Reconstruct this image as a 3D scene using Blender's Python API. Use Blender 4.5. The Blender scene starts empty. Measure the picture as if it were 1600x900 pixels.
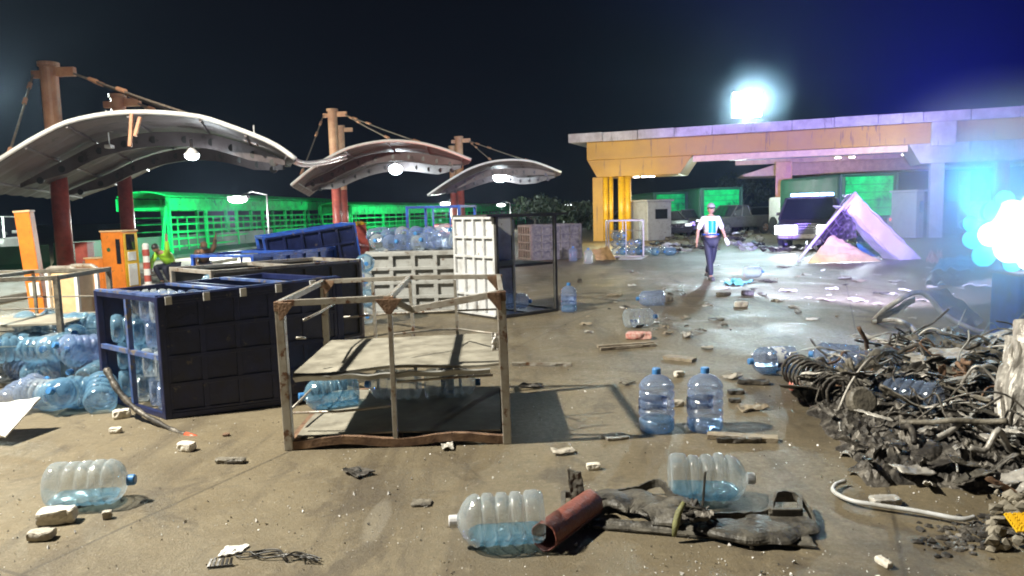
import bpy, bmesh, math, random
from mathutils import Vector, Matrix, Euler, noise as mnoise
R = math.radians
random.seed(7)
S = bpy.context.scene
COL = S.collection

# ------------------------------------------------------------------ camera
F = 1155.0
PITCH, ROLL, CAMH = R(5.93), R(-1.5), 1.7
cam = bpy.data.objects.new('camera', bpy.data.cameras.new('camera'))
COL.objects.link(cam)
cam.data.sensor_width = 36
cam.data.lens = F / 1600 * 36
cam.data.clip_end = 2000
cam.location = (0, 0, CAMH)
CR = Matrix.Rotation(R(90) - PITCH, 3, 'X') @ Matrix.Rotation(ROLL, 3, 'Z')
cam.rotation_euler = CR.to_euler()
S.camera = cam

def ray(px, py):
    return CR @ Vector(((px - 800) / F, -(py - 450) / F, -1))
def G(px, py, z=0.0):
    d = ray(px, py); t = (z - CAMH) / d.z
    return Vector((d.x * t, d.y * t, z))
def D(px, py, Y):
    d = ray(px, py); t = Y / d.y
    return Vector((d.x * t, Y, CAMH + d.z * t))

# ------------------------------------------------------------------ render, world, exposure
S.view_settings.view_transform = 'Standard'
S.view_settings.look = 'None'
S.view_settings.exposure = 0.0
S.view_settings.gamma = 1.0
S.cycles.use_denoising = True
S.cycles.max_bounces = 7
S.cycles.filter_width = 1.9
S.cycles.diffuse_bounces = 2
S.cycles.glossy_bounces = 3
S.cycles.transmission_bounces = 4
S.cycles.transparent_max_bounces = 14
S.cycles.volume_bounces = 0
S.cycles.sample_clamp_indirect = 4.0
S.cycles.caustics_reflective = False
S.cycles.caustics_refractive = False
wd = bpy.data.worlds.new('World'); S.world = wd; wd.use_nodes = True
nt = wd.node_tree
bg = nt.nodes['Background']
sky = nt.nodes.new('ShaderNodeTexSky'); sky.sky_type = 'NISHITA'; sky.sun_disc = False
sky.sun_elevation = R(-6); sky.sun_rotation = R(180)
mx = nt.nodes.new('ShaderNodeMixRGB'); mx.blend_type = 'ADD'; mx.inputs[0].default_value = 1
mx.inputs[2].default_value = (0.0006, 0.0007, 0.0032, 1)
sc_ = nt.nodes.new('ShaderNodeVectorMath'); sc_.operation = 'SCALE'; sc_.inputs['Scale'].default_value = 0.02
nt.links.new(sky.outputs[0], sc_.inputs[0]); nt.links.new(sc_.outputs[0], mx.inputs[1])
nt.links.new(mx.outputs[0], bg.inputs[0]); bg.inputs[1].default_value = 1.0

def lamp(name, loc, power, col=(1, 1, 1), size=.15, kind='POINT', target=None, spot=120, parent=None):
    l = bpy.data.lights.new(name, kind); l.energy = power; l.color = col
    if kind == 'AREA': l.size = size
    else: l.shadow_soft_size = size
    if kind == 'SPOT': l.spot_size = R(spot); l.spot_blend = .5
    o = bpy.data.objects.new(name, l); COL.objects.link(o); o.location = loc
    if target is not None:
        o.rotation_euler = (Vector(target) - Vector(loc)).to_track_quat('-Z', 'Y').to_euler()
    return o
HAZE = 0.0005
KEY = (-8.2, 4.5, 9.6)
lamp('flood_mast_light', KEY, 16500, (1, .94, .80), .17, 'SPOT', (0, 11, 0), 132)
FLP = D(1168, 163, 37.2)
lamp('gantry_flood_light', FLP, 2300, (1, .95, .97), .45, 'SPOT', (3, 12, 0), 110)
lamp('gantry_flood_glow', FLP + Vector((0, -.5, 0)), 3600, (.45, .90, 1), .45)
SB = D(1560, 345, 8.75)
SV = (SB - Vector((0, 0, CAMH))).normalized()
lamp('strobe_back_light', SB + Vector((.1, .9, .25)), 9500, (.56, .54, 1.0), .2, 'SPOT', SB + Vector((2.6, 12, .2)), 80)
lamp('sky_flare_light', SB + Vector((.2, 1.3, .3)), 260000, (.03, .03, 1.0), .2, 'SPOT', SB + Vector((.9, 3.2, 5)), 104)  # added beam, turns the hazy sky blue like lens flare
lamp('strobe_roof_light', SB + Vector((.1, .9, .4)), 30000, (.17, .04, 1.0), .2, 'SPOT', SB + Vector((9.5, 24, 5.2)), 44)
lamp('strobe_glow_light', SB - SV * .35 + Vector((0, 0, .1)), 230, (.15, .13, 1.0), .2)
lamp('flare_beam_light', SB - SV * .3 + Vector((0, 0, -.05)), 10000, (.06, .70, 1.0), .25, 'SPOT', (1.8, 0, 4.4), 56)  # added beam, fills the volume round the lamp with cyan glare

# ------------------------------------------------------------------ materials
MATS = {}
def mat(name, c1, c2=None, rough=.6, metal=0, scale=3, bump=.1, bscale=None, r2=None, lo=.35, hi=.65, emit=None, es=0, spec=None, detail=6, wear=None, wth=.60, wsc=9, stretch=None):
    if name in MATS: return MATS[name]
    m = bpy.data.materials.new(name); m.use_nodes = True; n = m.node_tree.nodes; L = m.node_tree.links
    p = n['Principled BSDF']
    c2 = c2 or tuple(x * .6 for x in c1)
    tc = n.new('ShaderNodeTexCoord')
    nz = n.new('ShaderNodeTexNoise'); nz.inputs['Scale'].default_value = scale; nz.inputs['Detail'].default_value = detail
    nz.inputs['Roughness'].default_value = .65
    L.new(tc.outputs['Object'], nz.inputs['Vector'])
    mr = n.new('ShaderNodeMapRange'); mr.inputs[1].default_value = lo; mr.inputs[2].default_value = hi
    L.new(nz.outputs['Fac'], mr.inputs[0])
    mxx = n.new('ShaderNodeMixRGB'); mxx.inputs[1].default_value = (*c1, 1); mxx.inputs[2].default_value = (*c2, 1)
    L.new(mr.outputs[0], mxx.inputs[0]); co = mxx.outputs[0]
    if wear:
        wn = n.new('ShaderNodeTexNoise'); wn.inputs['Scale'].default_value = wsc; wn.inputs['Detail'].default_value = 9; wn.inputs['Roughness'].default_value = .72
        wm = n.new('ShaderNodeMapping'); wm.inputs['Scale'].default_value = stretch or (1, 1, 1); L.new(tc.outputs['Object'], wm.inputs[0]); L.new(wm.outputs[0], wn.inputs[0])
        wr = n.new('ShaderNodeMapRange'); wr.inputs[1].default_value = wth; wr.inputs[2].default_value = wth + .05; L.new(wn.outputs['Fac'], wr.inputs[0])
        w2 = n.new('ShaderNodeMixRGB'); w2.inputs[2].default_value = (*wear, 1); L.new(wr.outputs[0], w2.inputs[0]); L.new(co, w2.inputs[1]); co = w2.outputs[0]
    L.new(co, p.inputs['Base Color'])
    rr = n.new('ShaderNodeMapRange'); rr.inputs[3].default_value = rough; rr.inputs[4].default_value = rough * .7 if r2 is None else r2
    L.new(mr.outputs[0], rr.inputs[0]); L.new(rr.outputs[0], p.inputs['Roughness'])
    p.inputs['Metallic'].default_value = metal
    if spec is not None: p.inputs['Specular IOR Level'].default_value = spec
    if bump:
        b = n.new('ShaderNodeBump'); b.inputs['Strength'].default_value = bump; b.inputs['Distance'].default_value = .02
        nb = n.new('ShaderNodeTexNoise'); nb.inputs['Scale'].default_value = bscale or scale * 6; nb.inputs['Detail'].default_value = 5
        L.new(tc.outputs['Object'], nb.inputs['Vector']); L.new(nb.outputs['Fac'], b.inputs['Height']); L.new(b.outputs[0], p.inputs['Normal'])
    if emit:
        p.inputs['Emission Color'].default_value = (*emit, 1); p.inputs['Emission Strength'].default_value = es
    MATS[name] = m
    return m
def emat(name, c, s):
    if name in MATS: return MATS[name]
    m = bpy.data.materials.new(name); m.use_nodes = True
    p = m.node_tree.nodes['Principled BSDF']; p.inputs['Base Color'].default_value = (.3, .3, .3, 1)
    p.inputs['Emission Color'].default_value = (*c, 1); p.inputs['Emission Strength'].default_value = s
    MATS[name] = m; return m
def plastic(name, tint, opac=.35, rough=.07, refl=1.0):
    """thin clear blue plastic: see-through in the middle, more solid where seen at a grazing angle"""
    m = bpy.data.materials.new(name); m.use_nodes = True; n = m.node_tree.nodes; L = m.node_tree.links
    out = n['Material Output']; p = n['Principled BSDF']
    p.inputs['Base Color'].default_value = (*tint, 1); p.inputs['Roughness'].default_value = rough
    p.inputs['Specular IOR Level'].default_value = refl
    tc = n.new('ShaderNodeTexCoord'); nz = n.new('ShaderNodeTexNoise'); nz.inputs['Scale'].default_value = 14; nz.inputs['Detail'].default_value = 3
    L.new(tc.outputs['Object'], nz.inputs[0]); bp = n.new('ShaderNodeBump'); bp.inputs['Strength'].default_value = .35; bp.inputs['Distance'].default_value = .03
    L.new(nz.outputs['Fac'], bp.inputs['Height']); L.new(bp.outputs[0], p.inputs['Normal'])
    tl = n.new('ShaderNodeBsdfTranslucent'); tl.inputs[0].default_value = (*tint, 1)
    a = n.new('ShaderNodeMixShader'); a.inputs[0].default_value = .45
    L.new(p.outputs[0], a.inputs[1]); L.new(tl.outputs[0], a.inputs[2])
    tr = n.new('ShaderNodeBsdfTransparent'); tr.inputs[0].default_value = (*[.72 + .28 * x for x in tint], 1)
    lw = n.new('ShaderNodeLayerWeight'); lw.inputs[0].default_value = .28
    mr = n.new('ShaderNodeMapRange'); mr.inputs[3].default_value = opac; mr.inputs[4].default_value = .62
    L.new(lw.outputs['Facing'], mr.inputs[0]); p.inputs['Coat Weight'].default_value = 1.0; p.inputs['Coat Roughness'].default_value = .03
    b = n.new('ShaderNodeMixShader'); L.new(mr.outputs[0], b.inputs[0]); L.new(tr.outputs[0], b.inputs[1]); L.new(a.outputs[0], b.inputs[2])
    gl = n.new('ShaderNodeBsdfGlossy'); gl.inputs[0].default_value = (1, 1, 1, 1); gl.inputs['Roughness'].default_value = max(rough, .06); L.new(bp.outputs[0], gl.inputs['Normal'])
    l2 = n.new('ShaderNodeLayerWeight'); l2.inputs[0].default_value = .30; m3 = n.new('ShaderNodeMapRange'); m3.inputs[3].default_value = .07; m3.inputs[4].default_value = .40; L.new(l2.outputs['Fresnel'], m3.inputs[0])
    d = n.new('ShaderNodeMixShader'); L.new(m3.outputs[0], d.inputs[0]); L.new(b.outputs[0], d.inputs[1]); L.new(gl.outputs[0], d.inputs[2])
    L.new(d.outputs[0], out.inputs['Surface'])
    MATS[name] = m; return m

M_steel = mat('galvanised_steel', (.42, .40, .36), (.22, .17, .12), .45, .35, 5, .12, 60, lo=.45, hi=.75, wear=(.16, .08, .045), wth=.56)
M_rust = mat('rusty_steel', (.30, .19, .12), (.12, .07, .05), .7, .2, 12, .3, 60)
M_greypanel = mat('grey_painted_steel', (.40, .41, .40), (.20, .19, .17), .5, .1, 4, .08, 50, lo=.5, hi=.8, wear=(.13, .08, .05), wth=.60)
M_whitepanel = mat('pale_painted_steel', (.66, .68, .70), (.36, .35, .33), .45, .05, 4, .08, 50, lo=.5, hi=.8, wear=(.20, .13, .08), wth=.62)
M_darkpanel = mat('dark_grey_painted_steel', (.10, .10, .095), (.05, .045, .04), .55, .1, 4, .1, 50)
M_shelf = mat('dusty_plywood_shelf', (.36, .34, .28), (.20, .185, .15), .7, 0, 5, .15, 70)
M_navy = mat('navy_painted_steel', (.014, .022, .09), (.008, .011, .04), .4, .1, 4, .1, 40, wear=(.10, .09, .09), wth=.61)
M_blue = mat('blue_painted_steel', (.03, .13, .62), (.03, .06, .25), .4, .1, 5, .1, 40, wear=(.16, .12, .1), wth=.60)
M_sblue = mat('scuffed_blue_steel', (.10, .17, .42), (.04, .07, .2), .4, .1, 7, .1, 40, wear=(.2, .17, .14), wth=.55)
M_red = mat('weathered_red_paint', (.52, .12, .09), (.30, .06, .05), .5, 0, 3, .1, 30, wear=(.18, .10, .08), wth=.60)
M_pink = mat('pale_orange_paint', (.70, .38, .22), (.52, .23, .13), .5, 0, 2.5, .06, 30)
M_orange = mat('orange_paint', (.80, .24, .03), (.52, .15, .03), .4, 0, 3, .06, 30, lo=.4, hi=.75, wear=(.25, .11, .05), wth=.61)
M_yellow = mat('yellow_paint', (.85, .52, .02), (.60, .33, .02), .35, 0, 3, .06, 30, lo=.4, hi=.75)
M_cream = mat('cream_paint', (.80, .58, .33), (.60, .40, .22), .5, 0, 3, .05)
M_white = mat('white_paint', (.80, .80, .79), (.58, .57, .55), .4, 0, 3, .05, lo=.5, hi=.8)
M_green = mat('bright_green_paint', (.001, .80, .16), (.001, .38, .07), .75, 0, 1.5, .05, spec=.15, wear=(.0, .16, .05), wth=.57, wsc=1.4)
M_dgreen = mat('dark_green_paint', (.012, .11, .045), (.01, .06, .03), .6, 0, 1.2, .1)
M_black = mat('black_plastic', (.025, .025, .027), (.05, .048, .045), .45, 0, 8, .15, 50)
M_char = mat('charred_metal', (.04, .036, .032), (.24, .22, .19), .55, .25, 7, .5, 35, lo=.45, hi=.7)
M_ash = mat('scorched_bare_metal', (.52, .50, .46), (.13, .115, .10), .5, .3, 6, .4, 30, lo=.45, hi=.72)
M_soot = mat('sooty_plastic', (.21, .19, .15), (.06, .055, .05), .6, 0, 9, .4, 40, lo=.38, hi=.68)
M_burnt = mat('burnt_plastic', (.13, .12, .098), (.03, .028, .026), .6, 0, 9, .5, 40, lo=.38, hi=.64)
M_rubber = mat('tyre_rubber', (.03, .03, .03), (.05, .05, .05), .8, 0, 8, .2)
M_chrome = mat('wheel_metal', (.6, .6, .6), (.4, .4, .4), .3, .8, 6, 0)
M_concrete = mat('cast_concrete', (.34, .31, .25), (.20, .18, .14), .8, 0, 2.5, .3, 30)
M_stone = mat('pale_rubble', (.55, .51, .44), (.33, .30, .25), .85, 0, 14, .5, 50)
M_card = mat('cardboard', (.62, .40, .18), (.45, .28, .13), .75, 0, 4, .15)
M_creamcard = mat('cream_board', (.92, .80, .30), (.72, .56, .22), .7, 0, 3, .15)
M_tarp = mat('blue_tarpaulin', (.06, .38, .62), (.04, .22, .42), .4, 0, 5, .4, 15)
M_teal = mat('teal_plastic_bag', (.05, .48, .46), (.3, .6, .6), .3, 0, 9, .5, 20)
M_wood = mat('splintered_wood', (.42, .36, .27), (.22, .18, .13), .75, 0, 12, .5, 60)
M_cloth = mat('red_cloth', (.55, .14, .12), (.72, .55, .48), .8, 0, 25, .4)
M_redpipe = mat('red_oxide_pipe', (.25, .085, .065), (.12, .05, .042), .5, .05, 14, .35, 50, lo=.45, hi=.75)
M_glass = mat('dark_glass', (.02, .025, .03), (.015, .015, .02), .06, 0, 2, 0, spec=.8)
M_foliage = mat('tree_leaves', (.02, .035, .012), (.035, .055, .02), .6, 0, 3, 0)
M_bark = mat('tree_bark', (.10, .07, .05), (.05, .04, .03), .9, 0, 8, .4)
M_under = mat('canopy_underside_sheet', (.165, .14, .145), (.10, .08, .08), .5, .1, 1.2, .1, 8, wear=(.07, .06, .06), wth=.57, wsc=3)
M_cable = mat('weathered_cable', (.34, .28, .22), (.16, .12, .1), .6, .3, 9, .2)
M_purple = mat('pale_lilac_concrete', (.56, .52, .54), (.34, .30, .31), .6, 0, 1.6, .05, wear=(.22, .19, .18), wth=.585, wsc=1.6, stretch=(3, 3, .35))
M_gbeam = mat('orange_concrete_beam', (.52, .295, .05), (.42, .23, .045), .6, 0, .6, .05, 10, wear=(.24, .13, .06), wth=.585, wsc=1.6, stretch=(3, 3, .3))
M_bottle = plastic('clear_blue_plastic', (.84, .94, 1.0), .13)
M_bottle2 = plastic('blue_tinted_plastic', (.52, .68, 1.0), .18)
M_bottle3 = plastic('teal_tinted_plastic', (.38, .70, .95), .18)
M_water = plastic('water_in_bottle', (.20, .66, .95), .14, .03)
M_cap = mat('blue_bottle_cap', (.08, .28, .62), (.05, .2, .5), .35, 0, 8, 0)
M_capw = mat('white_bottle_cap', (.75, .77, .80), (.6, .6, .62), .35, 0, 8, 0)
M_label = mat('bottle_label_print', (.70, .74, .78), (.05, .10, .30), .4, 0, 22, 0, lo=.50, hi=.56, detail=1)

# ------------------------------------------------------------------ mesh helpers
class MB:
    def __init__(s): s.bm = bmesh.new()
    def box(s, c, size, rot=None, taper=None):
        sx, sy, sz = [x / 2 for x in size]; vs = []
        for z in (-1, 1):
            for x, y in ((-1, -1), (1, -1), (1, 1), (-1, 1)):
                k = taper if (taper and z > 0) else 1
                v = Vector((x * sx * k, y * sy * k, z * sz))
                if rot is not None: v = (rot if isinstance(rot, Matrix) else Euler(rot).to_matrix()) @ v
                vs.append(s.bm.verts.new(v + Vector(c)))
        for f in ((3, 2, 1, 0), (4, 5, 6, 7), (0, 1, 5, 4), (1, 2, 6, 5), (2, 3, 7, 6), (3, 0, 4, 7)):
            s.bm.faces.new([vs[i] for i in f])
        return s
    def bar(s, a, b, w, h=None, up=(0, 0, 1)):
        a, b = Vector(a), Vector(b); d = b - a
        if d.length < 1e-5: return s
        z = d.normalized(); u = Vector(up)
        if abs(z.dot(u)) > .95: u = Vector((0, 1, 0))
        x = z.cross(u).normalized(); y = z.cross(x)
        m = Matrix((x, y, z)).transposed()
        return s.box((a + b) / 2, (w, h or w, d.length), m)
    def tube(s, pts, r, seg=8, closed_ends=True, r2=None):
        pts = [Vector(p) for p in pts]; rings = []; n = len(pts); ref = None
        for i, p in enumerate(pts):
            t = (pts[min(i + 1, n - 1)] - pts[max(i - 1, 0)]).normalized()
            if ref is None:
                ref = Vector((0, 0, 1)) if abs(t.z) < .9 else Vector((1, 0, 0))
            x = t.cross(ref).normalized(); y = t.cross(x).normalized(); ref = -y if False else ref
            rr = r if not isinstance(r, (list, tuple)) else r[i]
            if r2 is not None: rr = r + (r2 - r) * i / (n - 1)
            rings.append([s.bm.verts.new(p + (x * math.cos(a) + y * math.sin(a)) * rr) for a in [2 * math.pi * k / seg for k in range(seg)]])
        for i in range(n - 1):
            for k in range(seg):
                s.bm.faces.new((rings[i][k], rings[i][(k + 1) % seg], rings[i + 1][(k + 1) % seg], rings[i + 1][k]))
        if closed_ends:
            s.bm.faces.new(rings[0][::-1]); s.bm.faces.new(rings[-1])
        return s
    def lathe(s, prof, seg=24, M=None, cap=True):
        rings = []
        for r, z in prof:
            rings.append([s.bm.verts.new((M or Matrix()) @ Vector((r * math.cos(2 * math.pi * k / seg), r * math.sin(2 * math.pi * k / seg), z))) for k in range(seg)])
        for i in range(len(rings) - 1):
            for k in range(seg):
                s.bm.faces.new((rings[i][k], rings[i][(k + 1) % seg], rings[i + 1][(k + 1) % seg], rings[i + 1][k]))
        if cap:
            s.bm.faces.new(rings[0][::-1]); s.bm.faces.new(rings[-1])
        return s
    def grid(s, fn, nu, nv):
        g = [[s.bm.verts.new(fn(i / nu, j / nv)) for j in range(nv + 1)] for i in range(nu + 1)]
        for i in range(nu):
            for j in range(nv):
                s.bm.faces.new((g[i][j], g[i + 1][j], g[i + 1][j + 1], g[i][j + 1]))
        return s
    def poly(s, pts, thick=.01, n=None):
        pts = [Vector(p) for p in pts]
        n = n or (pts[1] - pts[0]).cross(pts[2] - pts[0]).normalized()
        a = [s.bm.verts.new(p) for p in pts]; b = [s.bm.verts.new(p - Vector(n) * thick) for p in pts]
        s.bm.faces.new(a); s.bm.faces.new(b[::-1])
        for i in range(len(pts)):
            j = (i + 1) % len(pts); s.bm.faces.new((a[j], a[i], b[i], b[j]))
        return s
    def ico(s, c, r, sub=2, sc=(1, 1, 1), jit=0, seed=0):
        res = bmesh.ops.create_icosphere(s.bm, subdivisions=sub, radius=1)
        for v in res['verts']:
            k = 1 + jit * mnoise.noise(v.co * 1.7 + Vector((seed, seed * .7, 3)))
            v.co = Vector((v.co.x * sc[0] * r * k, v.co.y * sc[1] * r * k, v.co.z * sc[2] * r * k)) + Vector(c)
        return s
    def build(s, name, m, parent=None, smooth=False, bevel=0, solid=0, loc=None, rot=None):
        bmesh.ops.recalc_face_normals(s.bm, faces=s.bm.faces)
        me = bpy.data.meshes.new(name); s.bm.to_mesh(me); s.bm.free()
        o = bpy.data.objects.new(name, me); COL.objects.link(o)
        if m: me.materials.append(m)
        if smooth:
            for p in me.polygons: p.use_smooth = True
        if solid:
            md = o.modifiers.new('thickness', 'SOLIDIFY'); md.thickness = solid; md.offset = 0
        if bevel:
            md = o.modifiers.new('edge', 'BEVEL'); md.width = bevel; md.segments = 2; md.limit_method = 'ANGLE'
        if parent is not None: o.parent = parent
        if loc is not None: o.location = loc
        if rot is not None: o.rotation_euler = rot
        return o
def tag(o, label, cat, group=None, kind=None):
    o['label'] = label; o['category'] = cat
    if group: o['group'] = group
    if kind: o['kind'] = kind
    return o
def thing(name, label, cat, loc=(0, 0, 0), rot=(0, 0, 0), group=None):
    o = bpy.data.objects.new(name, None); COL.objects.link(o); o.empty_display_size = .2
    o.location = loc; o.rotation_euler = rot
    return tag(o, label, cat, group)
def struct(o): o['kind'] = 'structure'; return o
def stuff(o, label, cat): tag(o, label, cat, kind='stuff'); return o
KIDS = {}
def copy_tree(o, parent=None):
    c = o.copy(); COL.objects.link(c)
    if parent is not None: c.parent = parent
    for ch in [x for x in COL.objects if x.parent == o]: copy_tree(ch, c)
    return c

# ------------------------------------------------------------------ ground
def ground_material():
    m = bpy.data.materials.new('dusty_concrete_ground'); m.use_nodes = True; n = m.node_tree.nodes; L = m.node_tree.links
    p = n['Principled BSDF']; tc = n.new('ShaderNodeTexCoord')
    def nz(sc, det=6, ro=.6, dist=0, vec=None):
        t = n.new('ShaderNodeTexNoise'); t.inputs['Scale'].default_value = sc; t.inputs['Detail'].default_value = det
        t.inputs['Roughness'].default_value = ro; t.inputs['Distortion'].default_value = dist
        L.new(vec or tc.outputs['Object'], t.inputs[0]); return t.outputs['Fac']
    def rng(src, a, b, c=0, d=1):
        t = n.new('ShaderNodeMapRange'); t.inputs[1].default_value = a; t.inputs[2].default_value = b; t.inputs[3].default_value = c; t.inputs[4].default_value = d
        L.new(src, t.inputs[0]); return t.outputs[0]
    def mix(f, a, b, bt='MIX'):
        t = n.new('ShaderNodeMixRGB'); t.blend_type = bt
        for i, x in ((0, f), (1, a), (2, b)):
            if isinstance(x, (int, float)): t.inputs[i].default_value = x
            elif isinstance(x, tuple): t.inputs[i].default_value = (*x, 1)
            else: L.new(x, t.inputs[i])
        return t.outputs[0]
    big = rng(nz(.35, 5, .6, .6), .38, .62)
    mid = rng(nz(1.6, 8, .7, .4), .40, .62)
    fine = rng(nz(22, 8, .8), .40, .60)
    grit = rng(nz(90, 3, .7), .46, .66)
    c = mix(big, (.19, .150, .085), (.115, .092, .058))
    c = mix(rng(mid, 0, 1, 0, .6), c, (.235, .195, .125))
    c = mix(rng(fine, 0, 1, 0, .45), c, (.115, .10, .07))
    c = mix(rng(nz(9, 9, .8, .2), .56, .72, 0, .55), c, (.40, .35, .25))
    c = mix(rng(nz(3.2, 9, .75, 1.2), .56, .66, 0, .5), c, (.10, .085, .06))
    c = mix(rng(grit, 0, 1, 0, .22), c, (.36, .32, .24))
    c = mix(rng(nz(40, 4, .7), .66, .70, 0, .6), c, (.50, .46, .38))
    # stretched tyre / drag streaks running away from the camera
    mp = n.new('ShaderNodeMapping'); mp.inputs['Rotation'].default_value = (0, 0, R(24)); mp.inputs['Scale'].default_value = (1.4, .16, 1)
    L.new(tc.outputs['Object'], mp.inputs[0])
    st = rng(nz(1.5, 6, .7, .3, mp.outputs[0]), .52, .68)
    c = mix(rng(st, 0, 1, 0, .7), c, (.07, .056, .04))
    c = mix(rng(nz(.9, 7, .75, 1.5), .54, .62, 0, .6), c, (.075, .06, .042))
    # soot round the wreckage
    def blob(cx, cy, rx, ry, soft=.6):
        s = n.new('ShaderNodeSeparateXYZ'); L.new(tc.outputs['Object'], s.inputs[0])
        def ma(op, a, b=0.0):
            t = n.new('ShaderNodeMath'); t.operation = op
            for i, x in ((0, a), (1, b)):
                if isinstance(x, (int, float)): t.inputs[i].default_value = x
                else: L.new(x, t.inputs[i])
            return t.outputs[0]
        dx = ma('DIVIDE', ma('SUBTRACT', s.outputs[0], cx), rx); dy = ma('DIVIDE', ma('SUBTRACT', s.outputs[1], cy), ry)
        d = ma('SQRT', ma('ADD', ma('MULTIPLY', dx, dx), ma('MULTIPLY', dy, dy)))
        d = ma('ADD', d, rng(nz(1.8, 6, .7), 0, 1, -.45, .45))
        return rng(d, 1 + soft / 2, 1 - soft / 2)
    c = mix(rng(blob(4.6, 6.0, 2.3, 2.2), 0, 1, 0, .72), c, (.045, .040, .036))
    c = mix(rng(blob(7.5, 24, 7, 4), 0, 1, 0, .6), c, (.06, .055, .05))
    c = mix(rng(blob(-.79, 4.0, .06, .30, .3), 0, 1, 0, .14), c, (.50, .48, .42))
    # slab joints
    j0, j1 = G(33, 896), G(153, 841); ja = math.atan2(j1.y - j0.y, j1.x - j0.x)
    mj = n.new('ShaderNodeMapping'); mj.vector_type = 'TEXTURE'; mj.inputs['Location'].default_value = j0; mj.inputs['Rotation'].default_value = (0, 0, ja); L.new(tc.outputs['Object'], mj.inputs[0])
    wob = n.new('ShaderNodeMixRGB'); wob.inputs[0].default_value = .012; L.new(mj.outputs[0], wob.inputs[1]); wn = n.new('ShaderNodeTexNoise'); wn.inputs['Scale'].default_value = 3; L.new(tc.outputs['Object'], wn.inputs[0]); L.new(wn.outputs['Color'], wob.inputs[2])
    sj = n.new('ShaderNodeSeparateXYZ'); L.new(wob.outputs[0], sj.inputs[0]); jl = None
    for ax, per in ((1, 3.9), (0, 5.2)):
        pp = n.new('ShaderNodeMath'); pp.operation = 'PINGPONG'; pp.inputs[1].default_value = per / 2; L.new(sj.outputs[ax], pp.inputs[0])
        q_ = rng(pp.outputs[0], .005, .016, 1, 0)
        if jl is None: jl = q_
        else:
            mxm = n.new('ShaderNodeMath'); mxm.operation = 'MAXIMUM'; L.new(jl, mxm.inputs[0]); L.new(q_, mxm.inputs[1]); jl = mxm.outputs[0]
    c = mix(rng(jl, 0, 1, 0, .6), c, (.045, .037, .026))
    # broom-finished expansion joint lines (far apart)
    L.new(c, p.inputs['Base Color'])
    wet = blob(3.8, 12.5, 6.5, 8.5, 1.0)
    wet2 = rng(nz(.8, 7, .7, .8), .50, .66)
    w = mix(1.0, wet, wet2, 'MULTIPLY')
    rgh = mix(w, mix(big, (.66, .66, .66), (.46, .46, .46)), (.17, .17, .17))
    rgh = mix(.22, rgh, fine, 'MIX')
    L.new(rgh, p.inputs['Roughness'])
    b = n.new('ShaderNodeBump'); b.inputs['Strength'].default_value = .42; b.inputs['Distance'].default_value = .02
    h = mix(.5, mid, fine); h = mix(.35, h, grit); L.new(h, b.inputs['Height']); L.new(b.outputs[0], p.inputs['Normal'])
    return m
def ground():
    mb = MB()
    xs = sorted(set([-500, -60, -25] + [x * .5 for x in range(-24, 25)] + [25, 60, 500]))
    ys = sorted(set([-60, -4] + [y * .5 for y in range(0, 60)] + [40, 60, 100, 200, 700]))
    g = [[mb.bm.verts.new((x, y, .005 * (mnoise.noise(Vector((x * .5, y * .5, 0))) - .5) if 1 < y < 30 and abs(x) < 12 else 0)) for y in ys] for x in xs]
    for i in range(len(xs) - 1):
        for j in range(len(ys) - 1):
            mb.bm.faces.new((g[i][j], g[i + 1][j], g[i + 1][j + 1], g[i][j + 1]))
    struct(mb.build('ground', ground_material(), smooth=True))
ground()

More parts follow.
